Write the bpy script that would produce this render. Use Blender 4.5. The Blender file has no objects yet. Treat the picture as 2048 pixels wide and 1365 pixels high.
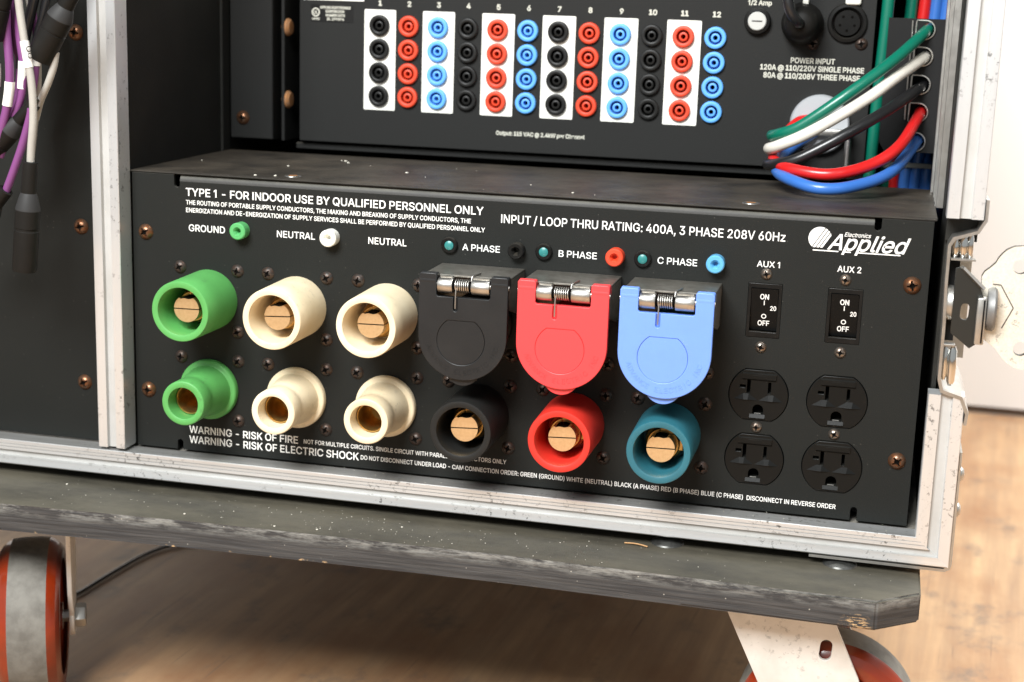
import bpy, bmesh, math, random
from math import sin, cos, pi, radians, hypot
from mathutils import Vector, Matrix
rnd = random.Random(7)
sc = bpy.context.scene
COL = sc.collection
FLOOR = 266.0                       # millimetres from the floor up to the middle of the power panel
S = 0.001
def W(x, y, z): return Vector((x*S, y*S, (z+FLOOR)*S))

# ------------------------------------------------------------------ camera
def make_camera():
    yaw, pitch, roll = -0.23286987, -0.21910812, 0.03284162
    f = Vector((sin(yaw)*cos(pitch), cos(yaw)*cos(pitch), sin(pitch)))
    r0 = Vector((cos(yaw), -sin(yaw), 0)); u0 = r0.cross(f)
    r = cos(roll)*r0 + sin(roll)*u0; u = -sin(roll)*r0 + cos(roll)*u0
    cam = bpy.data.cameras.new('camera'); o = bpy.data.objects.new('camera', cam); COL.objects.link(o)
    m = Matrix((( r.x, u.x, -f.x, 0), (r.y, u.y, -f.y, 0), (r.z, u.z, -f.z, 0), (0, 0, 0, 1)))
    m.translation = W(209.855, -864.776, 198.499)
    o.matrix_world = m
    cam.sensor_width = 36; cam.lens = 3050.947/2048*36
    cam.clip_start = 0.02; cam.clip_end = 50
    cam.dof.use_dof = True; cam.dof.focus_distance = 0.885; cam.dof.aperture_fstop = 7.5
    cam.dof.aperture_blades = 7
    sc.camera = o
make_camera()
# ------------------------------------------------------------------ room light
wd = bpy.data.worlds.new('World'); sc.world = wd; wd.use_nodes = True
bg = wd.node_tree.nodes['Background']
bg.inputs[0].default_value = (0.95, 0.99, 1.0, 1); bg.inputs[1].default_value = 0.30
def area(name, loc, tgt, size, sy, power, col):
    l = bpy.data.lights.new(name, 'AREA'); l.shape = 'RECTANGLE'; l.size = size; l.size_y = sy; l.energy = power; l.color = col
    o = bpy.data.objects.new(name, l); COL.objects.link(o); o.location = loc
    o.rotation_euler = (Vector(tgt)-Vector(loc)).to_track_quat('-Z', 'Y').to_euler()
    return o
area('softbox_lamp', (-0.28, -1.35, 1.50), (0.0, 0.0, 0.25), 0.85, 0.65, 50, (0.985, 1, 1))
area('wall_fill_light', (0.85, 0.40, 1.95), (0.70, 0.66, 0.1), 1.0, 0.8, 52, (0.99, 1, 1))  # unseen fill light, added to brighten the wall and the right-hand floor
sc.view_settings.view_transform = 'Standard'; sc.view_settings.look = 'None'
sc.view_settings.exposure = 0.60; sc.view_settings.gamma = 1
sc.render.engine = 'CYCLES'

# ------------------------------------------------------------------ materials
MATS = {}
def mat(name, col, rough=0.5, metal=0.0, spec=0.5, bump=0.0, bscale=900, var=0.0, vscale=60, vcol=None, dust=0.0,
        dcol=(0.16, 0.14, 0.11), coat=0.0, rvar=0.0, specks=0.0, stretch=None, scratch=0.0, sss=0.0):
    if name in MATS: return MATS[name]
    if not any(w in name for w in ('white', 'aluminium', 'wing', 'galvanised')):
        col = tuple(c*0.87 for c in col); vcol = tuple(c*0.87 for c in vcol) if vcol else None
    m = bpy.data.materials.new(name); m.use_nodes = True; MATS[name] = m
    nt = m.node_tree; n = nt.nodes; l = nt.links
    b = n['Principled BSDF']
    b.inputs['Roughness'].default_value = rough; b.inputs['Metallic'].default_value = metal
    b.inputs['Specular IOR Level'].default_value = spec; b.inputs['Coat Weight'].default_value = coat
    b.inputs['Coat Roughness'].default_value = 0.15
    tc = n.new('ShaderNodeTexCoord')
    mp = n.new('ShaderNodeMapping'); l.new(tc.outputs['Object'], mp.inputs[0])
    geo = n.new('ShaderNodeNewGeometry')
    l.new(geo.outputs['Position'], mp.inputs[0])
    if stretch: mp.inputs['Scale'].default_value = stretch
    def noise(scale, detail=4, rg=0.6):
        t = n.new('ShaderNodeTexNoise'); t.inputs['Scale'].default_value = scale; t.inputs['Detail'].default_value = detail
        t.inputs['Roughness'].default_value = rg; l.new(mp.outputs[0], t.inputs['Vector']); return t.outputs['Fac']
    def ramp(src, a, c):
        t = n.new('ShaderNodeMapRange'); t.inputs[1].default_value = a; t.inputs[2].default_value = c; l.new(src, t.inputs[0]); return t.outputs[0]
    def mul(a, k):
        t = n.new('ShaderNodeMath'); t.operation = 'MULTIPLY'; l.new(a, t.inputs[0])
        if isinstance(k, float): t.inputs[1].default_value = k
        else: l.new(k, t.inputs[1])
        return t.outputs[0]
    def mix(fac, a, c):
        t = n.new('ShaderNodeMix'); t.data_type = 'RGBA'; l.new(fac, t.inputs[0])
        if isinstance(a, tuple): t.inputs[6].default_value = (*a, 1)
        else: l.new(a, t.inputs[6])
        if isinstance(c, tuple): t.inputs[7].default_value = (*c, 1)
        else: l.new(c, t.inputs[7])
        return t.outputs[2]
    rgb = n.new('ShaderNodeRGB'); rgb.outputs[0].default_value = (*col, 1); c = rgb.outputs[0]
    if var:
        vc = vcol or tuple(x*0.5 for x in col)
        c = mix(mul(ramp(noise(vscale), 0.38, 0.68), float(var)), c, vc)
    if scratch:
        mp2 = n.new('ShaderNodeMapping'); l.new(geo.outputs['Position'], mp2.inputs[0]); mp2.inputs['Scale'].default_value = (1, 1, 1)
        t = n.new('ShaderNodeTexNoise'); t.inputs['Scale'].default_value = 260; t.inputs['Detail'].default_value = 6; t.inputs['Roughness'].default_value = 0.7
        l.new(mp2.outputs[0], t.inputs['Vector'])
        t2 = n.new('ShaderNodeTexNoise'); t2.inputs['Scale'].default_value = 30; l.new(mp2.outputs[0], t2.inputs['Vector'])
        k = mul(ramp(t.outputs['Fac'], 0.56, 0.64), ramp(t2.outputs['Fac'], 0.46, 0.62))
        c = mix(mul(k, float(scratch)), c, (0.05, 0.048, 0.045))
    if dust:
        sep = n.new('ShaderNodeSeparateXYZ'); l.new(geo.outputs['Normal'], sep.inputs[0])
        up = ramp(sep.outputs[2], 0.3, 0.95)
        k = mul(mul(up, ramp(noise(28, 6, 0.65), 0.25, 0.75)), float(dust))
        c = mix(k, c, dcol)
    if specks:
        v = n.new('ShaderNodeTexVoronoi'); v.inputs['Scale'].default_value = 240; l.new(geo.outputs['Position'], v.inputs['Vector'])
        t = n.new('ShaderNodeMapRange'); t.inputs[1].default_value = 0.10; t.inputs[2].default_value = 0.05; l.new(v.outputs['Distance'], t.inputs[0])
        v2 = n.new('ShaderNodeSeparateColor'); l.new(v.outputs['Color'], v2.inputs[0])
        k = mul(mul(t.outputs[0], ramp(v2.outputs[0], 0.72, 0.8)), float(specks))
        c = mix(k, c, (0.55, 0.52, 0.45))
    l.new(c, b.inputs['Base Color'])
    if rvar:
        r = n.new('ShaderNodeMapRange'); r.inputs[3].default_value = rough-rvar; r.inputs[4].default_value = rough+rvar
        l.new(noise(vscale*1.7), r.inputs[0]); l.new(r.outputs[0], b.inputs['Roughness'])
    if bump:
        bp = n.new('ShaderNodeBump'); bp.inputs['Strength'].default_value = bump; bp.inputs['Distance'].default_value = 0.0004
        l.new(noise(bscale, 3), bp.inputs['Height']); l.new(bp.outputs[0], b.inputs['Normal'])
    return m

M_panel = mat('black_powder_coat', (0.0092, 0.0104, 0.0092), 0.62, spec=0.23, bump=0.35, bscale=1800, var=0.35, vscale=9, vcol=(0.0145, 0.0148, 0.0132), dust=0.75, dcol=(0.13, 0.12, 0.10), specks=0.07)
M_lid = mat('dusty_black_lid', (0.013, 0.012, 0.0105), 0.5, spec=0.35, bump=0.3, bscale=1500, dust=0.85, dcol=(0.085, 0.070, 0.052), specks=0.15, rvar=0.12)
M_wallin = mat('black_laminate', (0.0135, 0.0136, 0.0115), 0.62, spec=0.25, bump=0.35, bscale=600, var=0.5, vscale=40, vcol=(0.024, 0.023, 0.019))
M_dark = mat('flat_black', (0.009, 0.009, 0.009), 0.7, spec=0.25)
M_upper = mat('charcoal_panel_paint', (0.0125, 0.0128, 0.012), 0.6, spec=0.24, bump=0.25, bscale=1500, dust=0.5)
M_alu = mat('worn_aluminium', (0.74, 0.755, 0.76), 0.36, metal=0.65, spec=0.5, var=0.35, vscale=30, vcol=(0.60, 0.61, 0.61), stretch=(1.6, 1, 0.12), scratch=0.75, rvar=0.12, bump=0.1, bscale=700)
M_alu_h = mat('worn_aluminium_rail', (0.76, 0.775, 0.78), 0.34, metal=0.65, var=0.5, vscale=60, vcol=(0.48, 0.49, 0.49), stretch=(0.06, 1, 3), scratch=0.85, rvar=0.12, dust=0.9, dcol=(0.22, 0.20, 0.17))
M_groove = mat('dull_aluminium', (0.50, 0.50, 0.485), 0.55, metal=0.3, var=0.4, vscale=50, vcol=(0.38, 0.37, 0.34))
M_steel = mat('bright_steel', (0.66, 0.64, 0.60), 0.36, metal=1.0, var=0.4, vscale=120, vcol=(0.4, 0.38, 0.34), rvar=0.08)
M_zinc = mat('zinc_plate', (0.55, 0.54, 0.51), 0.36, metal=0.9, var=0.5, vscale=80, vcol=(0.36, 0.35, 0.32), rvar=0.12, dust=0.3)
M_bracket = mat('dusty_steel_bracket', (0.42, 0.40, 0.36), 0.42, metal=0.85, var=0.6, vscale=220, vcol=(0.2, 0.18, 0.15), dust=0.55, dcol=(0.17, 0.155, 0.12), rvar=0.1)
M_brass = mat('brass', (0.90, 0.66, 0.38), 0.36, metal=0.85, var=0.3, vscale=500, vcol=(0.62, 0.40, 0.18))
M_brass_dk = mat('tarnished_brass', (0.70, 0.45, 0.15), 0.28, metal=0.9, var=0.7, vscale=90, vcol=(0.26, 0.12, 0.03))
M_bronze = mat('rusty_bronze_screw', (0.17, 0.105, 0.068), 0.32, metal=0.75, var=0.9, vscale=420, vcol=(0.26, 0.09, 0.03), rvar=0.1)
M_scrdark = mat('blackened_screw', (0.055, 0.050, 0.046), 0.42, metal=0.6, var=0.8, vscale=500, vcol=(0.10, 0.05, 0.03))
M_scrlight = mat('nickel_screw', (0.34, 0.31, 0.27), 0.3, metal=0.9, var=0.7, vscale=500, vcol=(0.22, 0.11, 0.06))
M_recess = mat('recess_dirt_and_shade', (0.004, 0.0035, 0.003), 0.9, spec=0.05)  # dirt in the screw crosses; in holes, slits and coil core a painted shade
M_rust = mat('orange_rust', (0.42, 0.17, 0.045), 0.75, var=0.8, vscale=400, vcol=(0.25, 0.16, 0.10), metal=0.2)
def plastic(name, col, **k):
    return mat(name, col, k.pop('rough', 0.5), bump=0.12, bscale=1300, **k)
M_green = plastic('green_rubber', (0.10, 0.385, 0.095), var=0.25, vscale=60, vcol=(0.07, 0.26, 0.065), scratch=0.3)
M_cream = plastic('cream_rubber', (0.92, 0.80, 0.57), var=0.55, vscale=24, vcol=(0.70, 0.54, 0.31), scratch=0.2)
M_brubber = plastic('black_rubber', (0.013, 0.013, 0.012), spec=0.3, var=0.3, rough=0.55)
M_redrub = plastic('red_rubber', (0.66, 0.030, 0.018), var=0.2, vcol=(0.5, 0.02, 0.012))
M_teal = plastic('teal_rubber', (0.020, 0.140, 0.185), var=0.5, vcol=(0.016, 0.09, 0.115))
M_cblack = plastic('black_cover', (0.014, 0.015, 0.016), rough=0.38, spec=0.35, var=0.3, vscale=50, vcol=(0.03, 0.03, 0.03))
M_cred = plastic('red_cover', (0.80, 0.060, 0.065), rough=0.42)
M_cblue = plastic('blue_cover', (0.17, 0.33, 0.86), rough=0.42, var=0.12, vscale=90, vcol=(0.12, 0.2, 0.6))
M_ink = mat('white_ink', (0.82, 0.82, 0.79), 0.6)
M_inkup = mat('cream_ink', (0.66, 0.65, 0.56), 0.6)
M_white = mat('white_strip', (0.86, 0.85, 0.79), 0.5)
M_sred = mat('red_socket', (0.76, 0.062, 0.020), 0.5)
M_sblue = mat('blue_socket', (0.13, 0.44, 0.98), 0.5)
M_sblack = mat('black_socket', (0.011, 0.011, 0.0105), 0.42, spec=0.3)
M_jgreen = mat('green_jack', (0.10, 0.42, 0.14), 0.35)
M_jwhite = mat('white_jack', (0.82, 0.81, 0.74), 0.35)
M_jblue = mat('light_blue_jack', (0.12, 0.42, 0.72), 0.3)
M_lens = mat('teal_lens', (0.03, 0.22, 0.21), 0.35)
M_gloss = mat('glossy_black_plastic', (0.007, 0.0072, 0.007), 0.3, spec=0.18, var=0.3, vscale=80, vcol=(0.022, 0.02, 0.018), dust=0.25)
M_outlet = mat('black_outlet_plastic', (0.0068, 0.0072, 0.0068), 0.34, spec=0.16, dust=0.3, dcol=(0.06, 0.057, 0.05), bump=0.05)
M_wgreen = mat('green_cable', (0.002, 0.16, 0.10), 0.35, coat=0.2)
M_wwhite = mat('white_cable', (0.74, 0.70, 0.62), 0.35, coat=0.2, var=0.3, vcol=(0.5, 0.46, 0.38))
M_wblack = mat('black_cable', (0.013, 0.013, 0.014), 0.33, coat=0.2)
M_wred = mat('red_cable', (0.66, 0.015, 0.015), 0.33, coat=0.2)
M_wblue = mat('blue_cable', (0.045, 0.17, 0.55), 0.33, coat=0.2)
M_purple = mat('purple_cable', (0.20, 0.055, 0.195), 0.5)
M_wgrey = mat('grey_cable', (0.42, 0.40, 0.36), 0.5, var=0.4, vcol=(0.3, 0.28, 0.25))
M_sleeve = mat('white_cable_sleeve', (0.78, 0.77, 0.73), 0.5)
M_boot = mat('black_connector_boot', (0.009, 0.0085, 0.0075), 0.55, spec=0.18, var=0.4, vscale=120, vcol=(0.014, 0.012, 0.010))
M_collar = mat('grey_connector_collar', (0.03, 0.03, 0.03), 0.6, spec=0.25)
M_tie = mat('grey_tie', (0.35, 0.36, 0.34), 0.5)
M_disc = mat('grey_cast_metal', (0.50, 0.52, 0.54), 0.5, metal=0.4)
M_orange = mat('orange_polyurethane', (0.27, 0.026, 0.004), 0.28, coat=0.4, var=0.8, vscale=30, vcol=(0.14, 0.022, 0.008))
M_tread = mat('dirty_grey_tread', (0.20, 0.19, 0.165), 0.7, var=0.8, vscale=90, vcol=(0.11, 0.10, 0.085), bump=0.5, bscale=300)
M_fork = mat('galvanised_fork', (0.72, 0.70, 0.66), 0.55, metal=0.25, var=0.5, vscale=50, vcol=(0.52, 0.50, 0.45), scratch=0.45, bump=0.1)
M_wallw = mat('white_painted_wall', (0.90, 0.885, 0.855), 0.8)
M_footshade = mat('wall_foot_shadow', (0.13, 0.085, 0.055), 0.8)

def mat_board():
    m = bpy.data.materials.new('black_painted_plywood'); m.use_nodes = True
    nt = m.node_tree; n = nt.nodes; l = nt.links; b = n['Principled BSDF']; b.inputs['Roughness'].default_value = 0.62
    geo = n.new('ShaderNodeNewGeometry')
    def noi(scale, st, det=6, rg=0.65):
        mp = n.new('ShaderNodeMapping'); mp.inputs['Scale'].default_value = st; l.new(geo.outputs['Position'], mp.inputs[0])
        t = n.new('ShaderNodeTexNoise'); t.inputs['Scale'].default_value = scale; t.inputs['Detail'].default_value = det; t.inputs['Roughness'].default_value = rg
        l.new(mp.outputs[0], t.inputs['Vector']); return t.outputs['Fac']
    def rng(src, a, c, lo=0., hi=1.):
        t = n.new('ShaderNodeMapRange'); t.inputs[1].default_value = a; t.inputs[2].default_value = c; t.inputs[3].default_value = lo; t.inputs[4].default_value = hi
        l.new(src, t.inputs[0]); return t.outputs[0]
    def ma(op, a, c):
        t = n.new('ShaderNodeMath'); t.operation = op
        for i, v in enumerate((a, c)):
            if isinstance(v, (int, float)): t.inputs[i].default_value = v
            else: l.new(v, t.inputs[i])
        return t.outputs[0]
    def mix(fac, a, c):
        t = n.new('ShaderNodeMix'); t.data_type = 'RGBA'; l.new(fac, t.inputs[0])
        for i, v in ((6, a), (7, c)):
            if isinstance(v, tuple): t.inputs[i].default_value = (*v, 1)
            else: l.new(v, t.inputs[i])
        return t.outputs[2]
    sep = n.new('ShaderNodeSeparateXYZ'); l.new(geo.outputs['Normal'], sep.inputs[0]); up = rng(sep.outputs[2], 0.4, 0.9)
    side = ma('SUBTRACT', 1.0, up)
    pos = n.new('ShaderNodeSeparateXYZ'); l.new(geo.outputs['Position'], pos.inputs[0])
    # paint, dusty on top, ply streaks on the cut edge
    c = mix(rng(noi(26, (0.5, 1, 1), 9, 0.7), 0.3, 0.6), (0.030, 0.027, 0.020), (0.082, 0.073, 0.052))
    edge = mix(rng(noi(500, (0.03, 0.03, 1.0)), 0.42, 0.66), (0.024, 0.024, 0.025), (0.060, 0.058, 0.056))
    c = mix(side, c, edge)
    # wear near the top arris
    zt = (FLOOR-112.8)*S
    arr = ma('MULTIPLY', rng(pos.outputs[2], zt-0.008, zt-0.001), rng(noi(210, (0.2, 0.4, 1), 8, 0.75), 0.44, 0.60))
    c = mix(ma('MULTIPLY', ma('MULTIPLY', arr, side), 0.9), c, (0.27, 0.27, 0.25))
    # bare wood chips at the lower corner and along the bottom arris
    d = n.new('ShaderNodeVectorMath'); d.operation = 'DISTANCE'; l.new(geo.outputs['Position'], d.inputs[0]); d.inputs[1].default_value = W(217, -60, -129.5)
    near = rng(d.outputs['Value'], 0.010, 0.004)
    chip = ma('MULTIPLY', near, rng(noi(420, (0.5, 0.5, 2.5)), 0.52, 0.56))
    bot = ma('MULTIPLY', rng(pos.outputs[2], (FLOOR-128.4)*S, (FLOOR-129.9)*S), rng(noi(120, (1, 1, 1)), 0.62, 0.68))
    c = mix(ma('MULTIPLY', ma('MAXIMUM', chip, bot), side), c, (0.55, 0.36, 0.18))
    v = n.new('ShaderNodeTexVoronoi'); v.inputs['Scale'].default_value = 260; l.new(geo.outputs['Position'], v.inputs['Vector'])
    sc1 = n.new('ShaderNodeSeparateColor'); l.new(v.outputs['Color'], sc1.inputs[0])
    sp = ma('MULTIPLY', rng(v.outputs['Distance'], 0.12, 0.06), rng(sc1.outputs[0], 0.8, 0.86))
    c = mix(ma('MULTIPLY', sp, 0.8), c, (0.5, 0.47, 0.4))
    l.new(c, b.inputs['Base Color'])
    bp = n.new('ShaderNodeBump'); bp.inputs['Strength'].default_value = 0.7; bp.inputs['Distance'].default_value = 0.0008
    l.new(noi(420, (0.06, 0.06, 1.0)), bp.inputs['Height']); l.new(bp.outputs[0], b.inputs['Normal'])
    return m
M_board = mat_board()
def mat_floor():
    m = bpy.data.materials.new('worn_wooden_floor'); m.use_nodes = True
    nt = m.node_tree; n = nt.nodes; l = nt.links; b = n['Principled BSDF']; b.inputs['Roughness'].default_value = 0.55
    geo = n.new('ShaderNodeNewGeometry')
    def noi(scale, st, det=6, rot=0.0, rg=0.6):
        mp = n.new('ShaderNodeMapping'); mp.inputs['Scale'].default_value = st
        r = n.new('ShaderNodeVectorRotate'); r.rotation_type = 'Z_AXIS'; r.inputs['Angle'].default_value = rot
        l.new(geo.outputs['Position'], r.inputs['Vector']); l.new(r.outputs[0], mp.inputs[0])
        t = n.new('ShaderNodeTexNoise'); t.inputs['Scale'].default_value = scale; t.inputs['Detail'].default_value = det; t.inputs['Roughness'].default_value = rg
        l.new(mp.outputs[0], t.inputs['Vector']); return t.outputs['Fac']
    def rng(src, a, c):
        t = n.new('ShaderNodeMapRange'); t.inputs[1].default_value = a; t.inputs[2].default_value = c; l.new(src, t.inputs[0]); return t.outputs[0]
    def mix(fac, a, c):
        t = n.new('ShaderNodeMix'); t.data_type = 'RGBA'; l.new(fac, t.inputs[0])
        for i, v in ((6, a), (7, c)):
            if isinstance(v, tuple): t.inputs[i].default_value = (*v, 1)
            else: l.new(v, t.inputs[i])
        return t.outputs[2]
    c = mix(rng(noi(7, (1, 1, 1)), 0.3, 0.7), (0.47, 0.305, 0.165), (0.38, 0.22, 0.108))
    c = mix(rng(noi(75, (1, 0.05, 1), 8, radians(4)), 0.35, 0.7), c, (0.28, 0.17, 0.095))
    c = mix(rng(noi(11, (1, 0.5, 1), 8), 0.48, 0.7), c, (0.26, 0.125, 0.055))
    c = mix(rng(noi(16, (1, 0.7, 1), 10, 0.3, 0.7), 0.55, 0.72), c, (0.125, 0.095, 0.075))
    c = mix(rng(noi(300, (1, 0.02, 1), 2, radians(4)), 0.66, 0.72), c, (0.20, 0.12, 0.07))
    l.new(c, b.inputs['Base Color'])
    bp = n.new('ShaderNodeBump'); bp.inputs['Strength'].default_value = 0.3; bp.inputs['Distance'].default_value = 0.001
    l.new(noi(150, (1, 0.06, 1), 6, radians(4)), bp.inputs['Height']); l.new(bp.outputs[0], b.inputs['Normal'])
    return m
M_floor = mat_floor()

# ------------------------------------------------------------------ mesh helpers (all lengths in millimetres, origin at the object)
def finish(me, smooth=True, ang=35):
    if smooth:
        for p in me.polygons: p.use_smooth = True
        me.set_sharp_from_angle(angle=radians(ang))
    return me
class MB:
    def __init__(s): s.bm = bmesh.new(); s.mi = 0
    def _tag(s, faces):
        for f in faces: f.material_index = s.mi
    def box(s, x0, x1, y0, y1, z0, z1, bev=0.0, seg=1):
        r = bmesh.ops.create_cube(s.bm, size=1.0); vs = r['verts']
        for v in vs: v.co = Vector(((x0+x1)/2+v.co.x*(x1-x0), (y0+y1)/2+v.co.y*(y1-y0), (z0+z1)/2+v.co.z*(z1-z0)))
        fs = set(f for v in vs for f in v.link_faces); s._tag(fs)
        if bev:
            es = list(set(e for v in vs for e in v.link_edges))
            bmesh.ops.bevel(s.bm, geom=es, offset=bev, segments=seg, affect='EDGES', profile=0.5)
        return s
    def lathe(s, prof, axis=(0, -1, 0), c=(0, 0, 0), n=40, closed=False):
        """profile of (radius, distance along axis)"""
        ax = Vector(axis).normalized(); t = Vector((0, 0, 1)) if abs(ax.z) < 0.9 else Vector((1, 0, 0))
        u = ax.cross(t).normalized(); w = ax.cross(u); c = Vector(c); rings = []
        for r, h in prof:
            if r <= 1e-6: rings.append([s.bm.verts.new(c+ax*h)])
            else: rings.append([s.bm.verts.new(c+ax*h+(u*cos(2*pi*i/n)+w*sin(2*pi*i/n))*r) for i in range(n)])
        fs = []
        pairs = list(zip(rings, rings[1:]))
        if closed: pairs.append((rings[-1], rings[0]))
        for a, b in pairs:
            for i in range(n):
                j = (i+1) % n
                if len(a) == 1 and len(b) == 1: continue
                if len(a) == 1: fs.append(s.bm.faces.new((a[0], b[i], b[j])))
                elif len(b) == 1: fs.append(s.bm.faces.new((a[i], b[0], a[j])))
                else: fs.append(s.bm.faces.new((a[i], b[i], b[j], a[j])))
        s._tag(fs); return s
    def prism(s, pts, h0, h1, plane='xz', cap=True):
        """polygon in a plane pushed from h0 to h1 along the missing axis"""
        def P(a, b, h): return Vector((a, h, b)) if plane == 'xz' else (Vector((a, b, h)) if plane == 'xy' else Vector((h, a, b)))
        A = [s.bm.verts.new(P(a, b, h0)) for a, b in pts]; B = [s.bm.verts.new(P(a, b, h1)) for a, b in pts]
        k = len(pts); fs = [s.bm.faces.new((A[i], A[(i+1) % k], B[(i+1) % k], B[i])) for i in range(k)]
        if cap: fs += [s.bm.faces.new(A[::-1]), s.bm.faces.new(B)]
        s._tag(fs); return s
    def strip(s, ends):
        """loft between two point rings"""
        A = [s.bm.verts.new(p) for p in ends[0]]; B = [s.bm.verts.new(p) for p in ends[1]]; k = len(A)
        fs = [s.bm.faces.new((A[i], A[(i+1) % k], B[(i+1) % k], B[i])) for i in range(k)]
        fs += [s.bm.faces.new(A[::-1]), s.bm.faces.new(B)]; s._tag(fs); return s
    def tube(s, pts, r, n=14, cap=True, sub=8, radii=None):
        P = [Vector(p) for p in pts]; Q = []; R = []
        if len(P) > 2:
            for i in range(len(P)-1):
                p0, p1, p2, p3 = P[max(i-1, 0)], P[i], P[i+1], P[min(i+2, len(P)-1)]
                for k in range(sub):
                    t = k/sub
                    Q.append(0.5*((2*p1)+(p2-p0)*t+(2*p0-5*p1+4*p2-p3)*t*t+(3*p1-p0-3*p2+p3)*t**3))
                    R.append(r if not radii else radii[i]*(1-t)+radii[i+1]*t)
            Q.append(P[-1]); R.append(r if not radii else radii[-1])
        else: Q = P; R = radii or [r]*len(P)
        prev = None; rings = []
        for i, p in enumerate(Q):
            d = (Q[min(i+1, len(Q)-1)]-Q[max(i-1, 0)]).normalized()
            if prev is None:
                u = d.cross(Vector((0.3, 0.2, 1))).normalized()
            else: u = (prev-d*prev.dot(d)).normalized()
            prev = u; w = d.cross(u)
            rings.append([s.bm.verts.new(p+(u*cos(2*pi*k/n)+w*sin(2*pi*k/n))*R[i]) for k in range(n)])
        fs = []
        for a, b in zip(rings, rings[1:]):
            for k in range(n): fs.append(s.bm.faces.new((a[k], a[(k+1) % n], b[(k+1) % n], b[k])))
        if cap: fs += [s.bm.faces.new(rings[0][::-1]), s.bm.faces.new(rings[-1])]
        s._tag(fs); return s
    def add(s, me, off=(0, 0, 0), scale=(1, 1, 1), rot=None):
        k = len(s.bm.verts); s.bm.from_mesh(me); s.bm.verts.ensure_lookup_table()
        for v in s.bm.verts[k:]:
            c = Vector(v.co)/S
            c = Vector((c.x*scale[0], c.y*scale[1], c.z*scale[2]))
            if rot: c = rot @ c
            v.co = c+Vector(off)
        return s
    def mesh(s, name, mats, smooth=True, ang=35):
        for v in s.bm.verts: v.co *= S
        bmesh.ops.recalc_face_normals(s.bm, faces=s.bm.faces)
        me = bpy.data.meshes.new(name); s.bm.to_mesh(me); s.bm.free()
        for m in (mats if isinstance(mats, (list, tuple)) else [mats]): me.materials.append(m)
        return finish(me, smooth, ang)
WP = {}
def empty(name, x, y, z, label, cat, group=None):
    o = bpy.data.objects.new(name, None); COL.objects.link(o); o.empty_display_size = 0.01
    o.location = W(x, y, z); WP[o.name] = (x, y, z); o['label'] = label; o['category'] = cat
    if group: o['group'] = group
    return o
def put(name, me, at, parent=None, label=None, cat=None, group=None, kind=None, rot=None):
    o = bpy.data.objects.new(name, me); COL.objects.link(o)
    if parent:
        o.parent = parent; p = WP[parent.name]; o.location = Vector([(a-b)*S for a, b in zip(at, p)])
    else: o.location = W(*at)
    WP[o.name] = tuple(at)
    if rot: o.rotation_euler = rot
    if label: o['label'] = label
    if cat: o['category'] = cat
    if group: o['group'] = group
    if kind: o['kind'] = kind
    return o
def shape(loops, h, bev=0.0, res=1):
    """flat shape with holes in the xz plane, front face at y=0, body going back h (mesh in metres)"""
    c = bpy.data.curves.new('s', 'CURVE'); c.dimensions = '2D'; c.fill_mode = 'BOTH'
    for lp in loops:
        sp = c.splines.new('POLY'); sp.points.add(len(lp)-1); sp.use_cyclic_u = True
        for q, (a, b) in zip(sp.points, lp): q.co = (a*S, b*S, 0, 1)
    c.extrude = max(h/2-bev, 0.0)*S; c.bevel_depth = bev*S; c.bevel_resolution = res; c.offset = -bev*S
    o = bpy.data.objects.new('s', c); me = bpy.data.meshes.new_from_object(o)
    for v in me.vertices:
        x, y, z = v.co; v.co = (x, h/2*S-z, y)
    bpy.data.objects.remove(o); bpy.data.curves.remove(c)
    me.flip_normals(); me.flip_normals()
    return me
def arc(cx, cz, r, a0, a1, n=16):
    return [(cx+r*cos(radians(a0+(a1-a0)*i/n)), cz+r*sin(radians(a0+(a1-a0)*i/n))) for i in range(n+1)]
def rrect(x0, x1, z0, z1, r, n=4):
    return arc(x1-r, z1-r, r, 0, 90, n)+arc(x0+r, z1-r, r, 90, 180, n)+arc(x0+r, z0+r, r, 180, 270, n)+arc(x1-r, z0+r, r, 270, 360, n)
def circ(cx, cz, r, n=32): return arc(cx, cz, r, 0, 360*(n-1)/n, n-1)

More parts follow.
